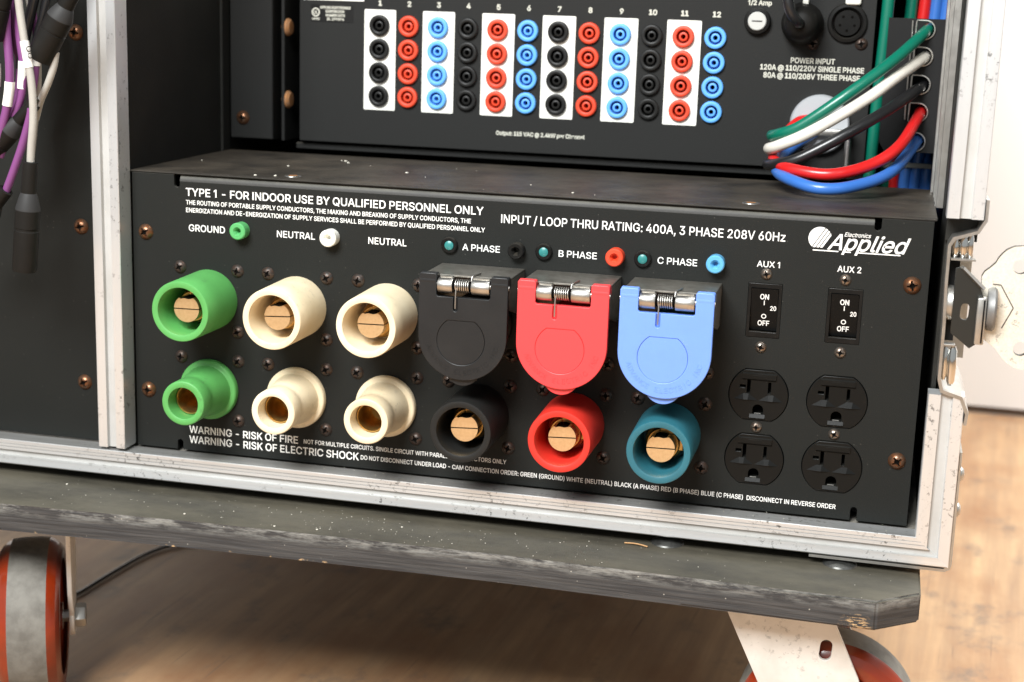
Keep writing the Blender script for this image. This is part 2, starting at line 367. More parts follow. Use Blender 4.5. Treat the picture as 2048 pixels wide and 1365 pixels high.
GLYPH_DATA = '''%676|175,283 146,286 121,297 101,314 86,335 78,360 75,388 75,412 78,440 87,464 101,486 121,503 146,513 175,517 206,513 230,503 250,486 264,464 273,440 276,412 276,388 273,360 264,335 250,314 230,297 205,286|175,327 198,332 212,346 221,365 223,388 223,412 213,454 198,468 175,473 153,468 138,454 130,435 127,412 127,388 130,365 138,346 153,332|501,-10 471,-6 446,5 426,21 412,43 403,68 400,95 400,120 403,147 412,172 427,194 447,210 471,221 501,225 531,221 556,210 576,194 590,172 598,147 601,120 601,95 598,68 589,43 575,21 555,5 531,-6|501,35 523,39 538,53 546,73 549,95 549,120 538,162 524,176 501,180 479,176 464,162 456,142 453,120 453,95 455,73 464,53 479,39|132,0 482,509 540,509 191,0;(273|89,207 101,324 132,441 177,539 236,539 191,428 161,313 151,207 160,115 188,16 236,-96 177,-96 150,-46 128,4 111,55 99,106 92,156;)273|37,-96 86,18 113,116 122,207 112,313 82,428 37,539 97,539 142,441 173,323 184,207 182,156 174,104 161,53 144,3 123,-47 97,-96;,188|38,-119 68,71 137,71 84,-119;-453|337,244 337,188 114,188 114,244;.188|95,-4 78,-1 63,9 53,24 50,41 53,59 63,73 78,83 95,87 113,83 128,73 138,59 141,41 138,24 128,9 113,-1;/249|235,533 71,-76 14,-76 178,533;0453|227,-7 174,1 130,24 95,62 69,113 57,155 50,202 48,254 50,306 57,353 69,395 95,447 130,484 174,508 227,516 279,508 323,484 358,447 384,395 396,353 403,306 405,254 403,202 396,155 384,113 359,62 323,24 279,1|227,50 261,56 290,74 313,103 330,144 340,194 344,254 340,314 330,365 313,405 290,435 261,453 227,460 192,453 163,435 140,405 123,365 113,314 109,254 113,194 123,144 140,103 163,74 192,56;1453|76,0 76,55 391,55 391,0|276,509 276,0 212,0 212,448 209,448 86,358 86,427 198,509;2453|64,0 64,47 234,229 282,282 311,327 320,371 317,397 308,419 293,436 273,449 224,460 196,457 172,447 153,433 139,413 130,390 127,362 66,362 71,405 86,442 111,473 143,496 182,511 225,516 268,511 306,497 337,474 361,445 376,411 381,372 371,318 336,259 267,180 153,60 153,57 389,57 389,0;3453|218,-7 173,-3 133,10 98,30 70,57 52,91 44,132 109,132 115,107 126,87 144,71 165,59 219,50 275,61 297,74 315,93 325,116 329,145 326,172 316,196 299,217 275,234 242,244 201,248 157,248 157,299 288,448 288,452 70,452 70,509 372,509 372,461 211,278 211,289 264,288 308,276 344,253 371,222 387,186 393,145 387,103 370,66 344,36 309,12 266,-2;4453|40,105 40,158 247,509 311,509 109,166 109,163 413,163 413,105|282,0 282,121 282,146 282,318 343,318 343,0;5453|221,-7 178,-2 140,11 108,32 83,60 66,93 60,130 122,130 127,108 138,89 173,60 221,50 250,53 276,64 298,82 314,104 324,131 328,162 324,193 314,221 297,244 275,262 248,273 218,277 167,268 128,246 67,253 96,509 366,509 366,452 151,452 134,301 136,301 178,325 229,334 263,330 294,321 321,306 345,285 364,260 379,231 388,199 391,163 385,117 369,76 343,41 309,15 268,-1;6453|226,-7 182,-1 142,15 109,40 84,74 69,115 64,162 68,199 80,239 137,340 252,509 322,509 151,261 145,261 165,288 196,307 235,314 278,309 316,295 346,271 370,240 384,201 389,157 384,112 368,73 343,39 310,14 271,-2|226,48 254,52 279,63 299,79 314,101 324,128 327,157 324,187 314,213 299,235 279,251 254,262 226,265 198,262 174,252 153,235 138,214 128,188 125,158 128,128 138,102 153,79 174,63 198,52;7453|97,0 323,448 323,452 62,452 62,509 391,509 391,449 165,0;8453|226,-7 178,-2 136,11 101,33 74,62 57,96 52,135 55,166 65,195 81,220 101,241 125,256 153,265 153,267 119,282 93,308 76,342 70,380 75,417 90,450 114,477 146,498 184,511 226,516 269,511 306,498 337,477 361,450 377,417 382,380 376,342 359,308 333,282 300,267 300,265 327,256 351,241 372,220 387,195 397,166 401,135 395,96 378,62 352,33 317,11 275,-2|226,49 258,52 285,60 307,74 323,91 333,113 337,139 333,165 322,189 305,208 283,223 256,232 226,235 196,232 169,223 147,208 130,189 119,165 115,139 119,113 129,91 145,74 167,60 195,52|226,290 274,300 293,313 307,330 316,351 319,376 316,399 308,420 294,437 275,449 226,460 177,449 159,437 145,420 136,399 133,376 136,351 145,330 159,313 178,300;9453|226,516 271,510 310,494 343,468 368,434 384,393 389,347 385,309 373,270 315,168 200,0 130,0 301,248 307,248 287,221 257,202 218,195 175,199 137,214 106,237 83,269 68,307 64,352 69,397 85,436 110,469 143,494 182,510|226,460 199,457 174,446 154,429 138,407 129,381 125,352 129,322 138,295 154,274 174,257 199,247 226,243 254,247 279,257 299,273 314,295 324,321 327,350 324,381 314,407 299,429 279,446 254,457;:188|95,-4 78,-1 63,9 53,24 50,41 53,59 63,73 78,83 95,87 113,83 128,73 138,59 141,41 138,24 128,9 113,-1|95,271 78,274 63,284 53,299 50,316 53,334 63,349 78,359 95,362 113,359 128,349 138,334 141,316 138,299 128,284 113,274;@676|355,-135 307,-133 262,-126 221,-114 167,-88 122,-53 87,-8 61,46 50,87 43,131 40,179 43,226 50,269 61,309 87,363 123,408 167,444 220,470 260,482 303,489 349,492 394,489 435,482 472,469 522,442 562,407 594,366 617,319 631,268 635,215 631,142 615,76 599,49 579,28 551,15 517,11 476,17 441,36 429,50 423,68 420,68 408,48 388,30 361,17 326,13 285,18 251,35 224,62 204,96 192,137 188,182 193,226 207,265 228,297 257,322 291,338 330,343 360,340 385,331 416,306 419,306 419,335 474,335 474,110 476,91 485,74 499,63 518,59 540,63 557,76 568,97 576,127 581,215 577,259 567,301 548,339 523,373 490,402 450,424 402,438 347,442 292,438 242,424 199,402 164,372 135,334 115,289 102,236 98,178 102,119 115,66 135,21 165,-17 201,-46 246,-68 298,-81 357,-85 412,-80 458,-69 489,-59 504,-107 464,-120 411,-131|329,65 359,68 382,78 400,95 412,118 422,185 419,221 411,249 399,269 381,282 331,292 305,288 283,277 265,260 252,239 242,185 251,125 262,101 279,81 301,69;A480|16,0 201,509 276,509 463,0 395,0 287,302 264,372 232,478 245,478 213,371 191,302 85,0|110,142 110,199 370,199 370,142;B456|60,0 60,509 241,509 289,504 329,491 359,469 381,442 394,410 398,374 395,344 387,320 356,286 315,267 315,262 339,257 363,245 385,227 402,203 414,173 418,136 413,100 400,67 377,39 344,18 301,4 247,0|125,57 245,57 296,63 330,80 349,105 355,137 352,161 342,184 327,203 306,218 279,228 248,231 125,231|125,285 238,285 288,296 308,309 323,326 333,348 336,372 330,403 313,429 283,446 240,452 125,452;C510|267,-7 225,-3 186,7 150,25 119,49 92,79 70,115 53,157 44,203 40,254 44,305 53,352 70,393 92,429 119,459 150,484 186,501 225,512 267,516 340,504 373,490 402,471 427,447 448,418 463,385 473,348 408,348 389,395 357,428 315,449 267,456 223,450 184,432 150,403 125,364 109,314 103,254 109,194 125,145 151,105 184,76 223,59 267,53 315,60 357,81 389,114 408,160 473,160 463,124 448,91 428,62 402,38 373,19 341,5 305,-4;D502|219,0 96,0 96,57 215,57 272,63 318,81 354,110 379,149 394,198 399,255 394,312 379,361 354,399 320,428 275,446 221,452 93,452 93,509 225,509 273,505 315,495 353,478 399,441 433,391 449,351 458,306 462,255 458,205 449,159 433,119 411,83 384,54 351,31 312,14 268,3|125,509 125,0 60,0 60,509;E419|60,0 60,509 372,509 372,452 125,452 125,286 355,286 355,229 125,229 125,57 375,57 375,0;F410|60,0 60,509 369,509 369,452 125,452 125,278 346,278 346,221 125,221 125,0;G520|269,-7 225,-3 185,7 149,25 118,49 91,79 69,116 53,157 43,203 40,254 43,305 53,352 69,393 91,429 117,459 149,484 184,501 223,512 265,516 304,513 340,504 374,489 403,469 429,445 449,416 465,384 474,349 408,349 387,393 356,427 315,448 265,456 222,450 183,432 150,404 125,364 109,314 103,254 109,194 125,145 151,105 184,76 224,59 269,53 309,57 345,71 374,93 396,123 410,160 415,202 434,199 283,199 283,256 478,256 478,200 471,141 451,91 419,50 377,19 326,0;H517|60,0 60,509 125,509 125,289 392,289 392,509 457,509 457,0 392,0 392,232 125,232 125,0;I300|31,0 31,57 118,57 118,452 31,452 31,509 269,509 269,452 183,452 183,57 269,57 269,0;J396|185,-7 124,3 75,33 52,63 38,100 33,145 33,173 98,173 98,145 104,104 122,74 149,56 185,50 220,56 248,74 266,104 272,145 272,509 336,509 336,145 332,100 318,63 294,33 246,3;K467|104,145 104,216 139,261 174,303 212,344 364,509 448,509 231,276 228,276|60,0 60,509 125,509 125,334 124,225 125,193 125,0|372,0 188,259 228,309 449,0;L393|60,0 60,509 125,509 125,57 361,57 361,0;M628|60,0 60,509 152,509 277,187 287,159 299,123 311,84 322,49 307,49 318,83 330,121 342,158 352,187 476,509 568,509 568,0 504,0 504,291 504,327 505,369 506,413 507,457 513,457 498,409 482,363 467,322 456,291 342,0 286,0 170,291 159,321 145,361 129,408 112,457 119,457 120,416 121,372 122,328 122,291 122,0;N523|60,0 60,509 136,509 343,183 363,151 388,107 414,55 405,54 401,108 399,157 399,195 399,509 463,509 463,0 387,0 202,290 177,331 148,381 108,452 119,454 122,384 124,328 125,291 125,0;O533|267,-7 225,-3 186,7 150,25 119,49 92,79 70,115 53,157 44,203 40,254 44,305 53,352 70,393 92,429 119,459 150,484 186,501 225,512 267,516 309,512 348,501 384,484 415,459 442,429 464,393 480,352 490,305 493,254 490,203 480,157 464,115 442,79 415,49 384,25 348,7 309,-3|267,53 310,59 349,76 383,105 408,144 425,194 430,254 425,314 408,365 383,404 349,433 310,450 267,456 223,450 184,433 151,404 125,364 109,314 103,254 109,194 125,144 151,105 184,76 223,59;P445|60,0 60,509 235,509 289,503 332,487 366,462 390,430 404,391 409,348 404,304 390,265 366,233 332,207 289,191 235,186 109,186 109,242 233,242 269,246 297,256 318,272 333,294 342,319 344,348 342,376 333,402 318,423 297,439 268,449 232,452 125,452 125,0;Q533|245,159 313,159 369,85 384,65 468,-48 401,-48 346,27 331,46|267,-7 225,-3 186,7 150,25 119,49 92,79 70,115 53,157 44,203 40,254 44,305 53,352 70,393 92,429 119,459 150,484 186,501 225,512 267,516 309,512 348,501 384,484 415,459 442,429 464,393 480,352 490,305 493,254 490,203 480,157 464,115 442,79 415,49 384,25 348,7 309,-3|267,53 310,59 349,76 383,105 408,144 425,194 430,254 425,314 408,365 383,404 349,433 310,450 267,456 223,450 184,433 151,404 125,364 109,314 103,254 109,194 125,144 151,105 184,76 223,59;R449|60,0 60,509 236,509 290,504 333,489 367,465 390,433 405,395 409,352 405,309 390,271 367,240 333,217 289,203 236,198 96,198 96,255 234,255 269,258 298,267 319,281 334,300 342,324 345,352 342,380 334,405 319,425 298,440 269,449 233,452 125,452 125,0|353,0 230,229 303,229 428,0;S447|224,-9 172,-4 128,9 91,31 64,60 46,96 38,137 104,137 110,110 123,88 142,71 166,59 224,49 257,52 286,60 311,74 329,92 341,114 346,139 342,161 332,179 296,205 245,222 184,239 128,260 86,289 60,326 52,372 58,413 75,448 102,476 138,498 180,511 227,516 275,511 316,498 351,476 377,449 394,415 401,378 337,378 326,412 302,437 267,453 225,459 194,456 167,448 145,435 129,418 118,398 115,376 119,352 131,334 169,308 212,293 264,279 312,264 359,238 395,198 405,171 408,139 403,99 386,64 360,34 323,11 278,-4;T449|32,452 32,509 417,509 417,452 257,452 257,0 193,0 193,452;U517|259,-8 203,-2 154,15 114,43 85,80 66,124 60,173 60,509 124,509 124,178 128,144 141,113 160,87 187,68 220,56 259,52 298,56 331,68 357,87 377,113 389,144 393,178 393,509 457,509 457,173 451,124 433,80 403,43 363,15 315,-2;V480|204,0 16,509 84,509 192,206 215,137 248,31 235,31 267,138 290,206 395,509 463,509 278,0;W686|155,0 16,509 82,509 163,196 175,145 187,94 197,40 189,40 200,94 211,145 224,196 306,509 380,509 462,196 474,145 486,94 497,40 488,40 499,94 510,145 523,196 603,509 670,509 530,0 455,0 368,323 351,391 336,475 350,475 335,395 318,323 230,0;X474|18,0 217,284 217,236 29,509 104,509 178,400 204,361 223,329 243,292 232,292 252,329 272,361 298,400 374,509 446,509 259,239 259,287 456,0 382,0 292,129 268,165 250,195 230,231 244,231 225,196 206,166 182,129 91,0;Y472|203,0 203,208 16,509 91,509 192,344 222,292 250,230 224,230 251,293 280,344 381,509 455,509 268,208 268,0;Z438|42,0 42,46 273,385 306,431 341,476 348,454 285,452 223,452 40,452 40,509 397,509 397,462 169,129 134,81 97,33 90,54 152,57 214,57 399,57 399,0;a389|160,-9 126,-5 94,5 68,22 48,45 35,73 30,108 34,138 43,161 58,179 78,193 125,211 178,220 234,227 265,235 273,243 276,255 276,257 267,297 240,322 196,331 149,322 118,301 100,274 41,291 57,322 79,346 104,364 133,375 194,384 239,379 286,360 306,343 322,320 333,290 337,251 337,0 277,0 277,52 272,52 252,25 215,1|170,45 202,49 228,59 248,74 263,93 272,115 276,138 276,190 259,182 231,176 200,171 175,168 134,159 103,139 95,124 92,105 102,72 130,52;c396|207,-8 159,-2 117,16 82,46 56,85 40,133 34,187 40,243 56,291 82,330 117,360 159,378 207,384 260,377 305,356 340,322 362,277 303,262 290,289 270,311 242,325 207,330 173,325 145,310 124,287 108,258 99,224 96,187 99,151 108,117 124,89 145,66 173,51 207,46 243,52 271,66 292,89 304,117 363,102 341,56 306,21 261,-1;d424|195,-8 151,-2 111,16 79,45 55,84 39,133 34,189 39,245 55,293 79,332 112,361 151,378 196,384 228,381 253,373 287,346 306,319 311,319 311,509 372,509 372,0 313,0 313,59 307,59 287,31 252,4 227,-5|205,47 236,51 263,65 284,86 299,115 309,150 312,189 309,229 300,263 284,291 263,312 237,325 205,330 172,325 145,311 124,290 108,261 99,227 96,189 99,151 109,117 124,88 145,66 172,51;e404|212,-8 161,-2 117,16 82,46 56,85 40,132 34,187 39,242 55,290 81,329 115,359 157,378 205,384 266,374 294,361 319,341 341,315 357,282 368,242 371,194 371,169 75,169 75,221 338,221 310,202 307,237 298,269 283,294 263,314 237,326 205,330 173,326 146,313 125,294 109,270 99,241 96,211 96,178 100,139 110,106 128,80 151,61 179,50 212,46 254,53 285,73 306,105 365,91 353,63 335,39 311,19 283,4 249,-5;g425|207,-151 168,-148 134,-140 82,-110 51,-69 101,-41 122,-66 154,-88 207,-97 249,-92 282,-75 304,-47 311,-6 311,68 306,68 287,41 252,16 227,8 195,5 152,10 113,27 80,53 55,90 39,136 34,191 39,246 55,293 80,332 112,361 152,378 196,384 228,382 253,373 288,346 308,319 313,319 313,379 372,379 372,-9 367,-54 350,-90 324,-117 291,-136 251,-147|205,59 237,63 264,75 285,95 300,121 309,154 312,193 309,231 300,264 285,291 264,312 237,325 205,330 172,325 145,312 124,290 109,262 99,229 96,193 99,155 109,123 124,96 145,76 172,63;h410|114,227 114,0 53,0 53,509 114,509 114,287 102,287 124,332 152,362 187,379 227,384 264,380 295,369 321,349 341,321 353,285 357,240 357,0 296,0 296,235 290,275 273,304 246,323 210,329 184,326 161,317 141,303 126,283 117,257;i167|53,0 53,379 114,379 114,0|84,443 67,446 54,455 44,468 41,483 44,499 54,512 67,521 84,524 100,521 114,512 123,499 126,483 123,468 114,455 100,446;k381|110,137 110,212 121,212 284,379 360,379 184,199 177,199|53,0 53,509 114,509 114,0|294,0 148,186 191,229 372,0;l189|139,-2 101,3 74,20 58,47 53,84 53,509 114,509 114,99 120,62 130,54 146,52 160,53 170,54 181,3 162,-1;m610|53,0 53,379 112,379 112,295 108,295 118,323 132,346 172,376 219,386 257,380 287,361 309,331 321,295 312,295 322,321 337,343 381,375 437,386 468,383 497,372 522,354 541,328 553,296 557,255 557,0 496,0 496,254 490,289 473,313 447,326 419,330 395,328 374,320 345,290 335,247 335,0 274,0 274,260 269,288 253,311 229,326 199,330 158,320 140,307 126,289 117,266 114,238 114,0;n410|114,227 114,0 53,0 53,379 112,379 112,287 102,287 124,332 152,362 187,379 227,384 264,380 295,369 321,349 341,321 353,285 357,240 357,0 296,0 296,235 290,275 273,304 246,323 210,329 184,326 161,317 141,303 126,283 117,257;o415|207,-8 159,-2 117,16 82,46 56,85 40,133 34,187 40,243 56,291 82,330 117,360 159,378 207,384 256,378 299,360 333,330 359,291 376,243 381,187 376,133 359,85 333,46 299,16 256,-2|207,46 242,51 270,66 292,89 307,117 316,151 319,187 316,224 307,258 292,287 270,310 242,325 207,330 173,325 145,310 124,287 108,258 99,224 96,187 99,151 108,117 124,89 145,66 173,51;p424|53,-143 53,379 112,379 112,319 118,319 137,346 171,373 197,381 229,384 274,378 313,361 345,332 370,293 385,245 390,189 385,133 370,84 346,45 313,16 274,-2 229,-8 198,-5 173,4 138,31 118,59 114,59 114,-143|220,47 253,51 279,66 301,88 316,117 325,151 328,189 325,227 316,261 301,290 280,311 253,325 220,330 188,325 161,312 140,291 125,263 116,229 113,189 116,150 125,115 140,86 162,65 188,51;r259|53,0 53,379 112,379 112,321 115,321 130,347 152,367 181,380 213,385 229,384 243,384 243,322 230,324 207,326 182,323 159,315 140,301 126,284 117,262 114,237 114,0;s365|182,-8 145,-5 112,3 84,18 62,38 45,63 36,94 94,107 105,79 124,60 150,49 181,45 217,50 244,62 262,81 268,103 265,121 254,136 237,147 212,155 149,170 104,186 72,208 53,237 47,274 51,305 65,332 87,354 115,370 149,381 187,384 223,381 254,372 279,358 299,339 324,290 268,277 258,298 243,316 219,328 187,333 156,329 131,317 114,299 109,277 112,258 124,243 172,223 229,209 275,194 306,171 325,142 331,107 326,75 312,47 290,24 260,6 223,-5;t227|204,379 204,327 6,327 6,379|65,471 126,471 126,98 128,76 136,61 150,53 170,50 185,51 202,54 213,2 192,-3 168,-4 125,2 92,21 72,52 65,93;u410|182,-5 146,-1 115,11 89,31 69,59 57,95 53,139 53,379 114,379 114,144 119,105 137,75 164,56 200,50 226,53 249,62 268,77 283,97 293,122 296,153 296,379 357,379 357,0 298,0 298,92 307,92 286,47 257,17 222,0;w567|138,0 23,379 87,379 133,214 154,137 175,41 165,41 186,135 206,214 252,379 316,379 362,214 382,136 402,41 391,41 413,135 434,214 480,379 545,379 429,0 368,0 319,172 305,225 291,280 277,338 291,338 277,280 263,225 248,172 199,0;z380|42,0 42,46 254,320 254,323 48,323 48,379 333,379 333,331 126,60 126,56 339,56 339,0'''
# outlines of the grotesque letters: advance, then closed loops, in thousandths of the letter size
GLYPHS = {}
for part in GLYPH_DATA.split(';'):
    key, rest = part[0], part[1:].split('|')
    GLYPHS[key] = (int(rest[0]), [[tuple(map(int, p.split(','))) for p in lp.split(' ')] for lp in rest[1:] if lp])
GLYPHS[' '] = (170, [])
GLYPHS['\u00b9'] = (390, [[(50, 0), (50, 74), (145, 74), (145, 425), (60, 385), (60, 455), (160, 509), (245, 509), (245, 74), (340, 74), (340, 0)]])
GLYPHS['R'] = (449, [[(60, 0), (60, 509), (236, 509), (290, 504), (333, 489), (367, 465), (390, 433), (405, 395), (409, 352), (405, 309), (390, 271), (367, 240), (333, 217), (305, 207), (428, 0), (353, 0), (237, 200), (125, 200), (125, 0)],
    [(125, 257), (234, 257), (269, 260), (298, 267), (319, 281), (334, 300), (342, 324), (345, 352), (342, 380), (334, 405), (319, 425), (298, 440), (269, 449), (233, 452), (125, 452)]])
GLYPHS['1'] = (350, [[(160, 0), (160, 415), (52, 352), (52, 418), (175, 509), (226, 509), (226, 0)]])
GLYPHS['I'] = (185, [[(60, 0), (60, 509), (125, 509), (125, 0)]])
GLYPHS['X'] = (474, [[(18, 0), (196, 262), (29, 509), (104, 509), (237, 308), (371, 509), (446, 509), (277, 262), (456, 0), (382, 0), (237, 214), (91, 0)]])
GLYPHS['V'] = (480, [[(204, 0), (16, 509), (84, 509), (241, 75), (395, 509), (463, 509), (278, 0)]])
GLYPHS['W'] = (686, [[(155, 0), (16, 509), (82, 509), (194, 100), (306, 509), (380, 509), (492, 100), (603, 509), (670, 509), (530, 0), (455, 0), (343, 405), (230, 0)]])
GLYPHS['A'] = (480, [[(16, 0), (201, 509), (276, 509), (463, 0), (395, 0), (239, 440), (85, 0)], [(110, 142), (132, 199), (346, 199), (370, 142)]])
GLYPHS['Y'] = (472, [[(203, 0), (203, 208), (16, 509), (91, 509), (236, 270), (381, 509), (455, 509), (268, 208), (268, 0)]])
GLYPHS['Z'] = (438, [[(42, 0), (42, 46), (312, 452), (50, 452), (50, 509), (397, 509), (397, 462), (127, 57), (399, 57), (399, 0)]])
GLYPHS['K'] = (467, [[(60, 0), (60, 509), (125, 509), (125, 0)], [(112, 150), (112, 232), (364, 509), (448, 509)], [(372, 0), (185, 262), (228, 309), (449, 0)]])
from mathutils.geometry import tessellate_polygon
def grow(lp, d):
    o = []; n = len(lp)
    for i in range(n):
        a, p, c = lp[i-1], lp[i], lp[(i+1) % n]
        d1 = (p[0]-a[0], p[1]-a[1]); d2 = (c[0]-p[0], c[1]-p[1]); l1 = hypot(*d1) or 1; l2 = hypot(*d2) or 1
        n1 = (-d1[1]/l1, d1[0]/l1); n2 = (-d2[1]/l2, d2[0]/l2); m = (n1[0]+n2[0], n1[1]+n2[1]); q = m[0]**2+m[1]**2
        k = 2/q if q > 0.7 else 1.6
        o.append((p[0]+m[0]*k*d, p[1]+m[1]*k*d) if q > 1e-6 else p)
    return o
def signed(lp): return sum(a[0]*b[1]-b[0]*a[1] for a, b in zip(lp, lp[1:]+lp[:1]))/2
GC = {}
def glyph(ch, bold):
    """triangles of one letter; a second stroke that overlaps the first lies a hair in front of it"""
    if (ch, bold) in GC: return GC[ch, bold]
    adv, lps = GLYPHS[ch]; V = []; T = []
    outer = [l for l in lps if signed(l) < 0]; holes = [l for l in lps if signed(l) >= 0]
    own = {}
    for h in holes:
        ok = [o for o in outer if min(p[0] for p in o) <= h[0][0] <= max(p[0] for p in o) and min(p[1] for p in o) <= h[0][1] <= max(p[1] for p in o) and abs(signed(o)) > abs(signed(h))]
        if ok: own.setdefault(id(min(ok, key=lambda o: abs(signed(o)))), []).append(h)
    for k, o in enumerate(outer):
        hs = own.get(id(o), [])
        loops = [grow(o, bold*600)]+[grow(h, bold*600) for h in hs]
        flat = [p for l in loops for p in l]; b0 = len(V)
        for t in tessellate_polygon([[Vector((p[0], p[1], 0)) for p in l] for l in loops]): T.append(tuple(b0+i for i in t))
        V += [(p[0]/1000, -0.012*k, p[1]/1000) for p in flat]
    GC[ch, bold] = (adv, V, T); return GC[ch, bold]
def text_mesh(body, cap, x0=None, x1=None, bold=0.0, shear=0.0, spacing=1.0):
    V = []; T = []; x = 0.0
    for ch in body:
        adv, v, t = glyph(ch, bold); b0 = len(V)
        V += [(x+a+shear*c, b, c) for a, b, c in v]; T += [tuple(b0+i for i in f) for f in t]; x += adv*spacing/1000
    me = bpy.data.meshes.new('lettering')
    if not V: return me
    a = min(p[0] for p in V); b = max(p[0] for p in V); kz = cap/0.509; kx = (x1-x0)/(b-a) if x1 is not None else kz
    me.from_pydata([(((p[0]-a)*kx if x1 is not None else (p[0]-(a+b)/2)*kx)*S, p[1]*S, p[2]*kz*S) for p in V], [], T)
    for f in me.polygons: pass
    return me
def text(body, x0, x1, z, cap, y, parent, m=None, bold=0.012, shear=0.0, name='printed_text', tall=1.0, spacing=1.0):
    me = text_mesh(body, cap, x0, x1, bold, shear, spacing=spacing); me.materials.append(m or M_ink)
    return put(name, me, (x0, y, z), parent)
def text_c(body, xc, z, cap, y, parent, m=None, bold=0.012, wide=1.0, name='printed_text'):
    me = text_mesh(body, cap, bold=bold); me.materials.append(m or M_ink)
    for v in me.vertices: v.co.x *= wide
    return put(name, me, (xc, y, z), parent)

def screw_mesh(name, r, h, m, cross=0.58, n=30):
    """domed pan head with a cross recess, facing -y, back on y=0"""
    bm = bmesh.new(); g = [[None]*(n+1) for _ in range(n+1)]; wv = 0.12
    for i in range(n+1):
        for j in range(n+1):
            a, b = 2*i/n-1, 2*j/n-1
            x = a*math.sqrt(1-b*b/2); z = b*math.sqrt(1-a*a/2); rr = min(hypot(x, z), 1)
            y = h*(1-rr**3.2)*0.85+h*0.15*(1-rr**2)
            ins = (abs(a) < wv and abs(b) < cross) or (abs(b) < wv and abs(a) < cross) or (abs(a) < wv*1.9 and abs(b) < wv*1.9)
            if ins: y -= h*0.55*(1-0.45*max(abs(a), abs(b))/cross)
            g[i][j] = (bm.verts.new((x*r*S, -(y+0.02)*S, z*r*S)), ins)
    for i in range(n):
        for j in range(n):
            q = (g[i][j], g[i+1][j], g[i+1][j+1], g[i][j+1])
            f = bm.faces.new([v[0] for v in q]); f.smooth = True
            if sum(v[1] for v in q) >= 3: f.material_index = 1
    rim = [g[i][0][0] for i in range(n+1)]+[g[n][j][0] for j in range(1, n+1)]+[g[i][n][0] for i in range(n-1, -1, -1)]+[g[0][j][0] for j in range(n-1, 0, -1)]
    base = [bm.verts.new((v.co.x, 0.0003, v.co.z)) for v in rim]
    for i in range(len(rim)):
        j = (i+1) % len(rim); f = bm.faces.new((rim[i], rim[j], base[j], base[i])); f.smooth = True
    bmesh.ops.recalc_face_normals(bm, faces=bm.faces)
    me = bpy.data.meshes.new(name); bm.to_mesh(me); bm.free(); me.materials.append(m); me.materials.append(M_recess)
    me.set_sharp_from_angle(angle=radians(40)); return me
SC_RACK = screw_mesh('rack_screw', 5.0, 3.0, M_bronze)
SC_DARK = screw_mesh('flange_screw', 4.2, 2.3, M_scrdark)
SC_LIGHT = screw_mesh('small_screw', 3.4, 2.0, M_scrlight)
def screws(me, pts, y, parent):
    for x, z in pts: put('screw', me, (x, y, z), parent, rot=(0, rnd.uniform(-0.7, 0.7), 0))

# ------------------------------------------------------------------ the room
b = MB(); b.box(-4000, 4000, -3000, 990, -4, 0); put('floor', b.mesh('floor', M_floor), (0, 0, -FLOOR), kind='structure')
b = MB(); b.box(-4000, 4000, 990, 1040, 9, 2600); put('wall', b.mesh('wall', M_wallw), (0, 0, -FLOOR), kind='structure')
b = MB(); b.box(-4000, 4000, 992, 1040, 0, 9); put('wall_shadow_strip', b.mesh('wall_shadow_strip', M_footshade), (0, 0, -FLOOR), kind='structure')  # dark strip painted in as the shadow line along the foot of the wall

# ------------------------------------------------------------------ the road case
case = empty('road_case', 0, 0, -FLOOR, 'black wheeled road case with worn aluminium edging, open at the front', 'road case')
def dull(b):
    """the floor of the groove keeps the dull unpolished skin of the extrusion"""
    for f in b.bm.faces:
        c = f.calc_center_median()
        if abs(f.normal.y) > 0.9 or True:
            if YF+1.3 < c.y < YF+4 and len(f.verts) == 4: f.material_index = 1
YF = -15.0
def rail_profile(w, d=15.0, fine=True):
    """cross section across the rail: a = across face, b = depth (0 = face, + = back)"""
    g = 0.25
    p = [(0.4, 0), (w*0.15, 0), (w*0.15+g, 0.45), (w*0.15+2*g, 0), (w*0.27, 0), (w*0.27+g, 0.45), (w*0.27+2*g, 0), (w*0.41, 0), (w*0.44, 1.9), (w*0.64, 1.9), (w*0.67, -0.3), (w-0.8, -0.3), (w, 0.6), (w, d), (0, d), (0, 0.4)]
    if not fine: p = [(0.4, 0), (w*0.345, 0), (w*0.36, 2.6), (w*0.65, 2.6), (w*0.68, 0), (w-0.4, 0), (w, 0.4), (w, d), (0, d), (0, 0.4)]
    return p
YF = -15.0
# bottom rail (profile runs downward), mitred at its right end
pr = rail_profile(16.5, 14.0); b = MB()
b.strip(([Vector((-420, YF+d, -89.5-a)) for a, d in pr], [Vector((246+a*19.5/16.5, YF+d, -89.5-a)) for a, d in pr]))
dull(b)
put('bottom_rail', b.mesh('bottom_rail', [M_alu_h, M_groove], ang=20), (0, 0, 0), case)
# right rail, lower piece (profile runs outward), mitred at its lower end
pr = rail_profile(19.5, 14.0, False); b = MB()
b.strip(([Vector((246.0+a, YF+d, -89.5-a*16.5/19.5)) for a, d in pr], [Vector((245.9+a, YF+d, -6)) for a, d in pr]))
dull(b)
put('corner_rail', b.mesh('side_rail', [M_alu, M_groove], ang=20), (0, 0, 0), case)
b = MB(); b.strip(([Vector((246.5+a, YF+d, 92)) for a, d in pr], [Vector((247.8+a*0.95, YF+d, 380)) for a, d in pr]))
dull(b)
put('corner_rail', b.mesh('side_rail', [M_alu, M_groove], ang=20), (0, 0, 0), case)
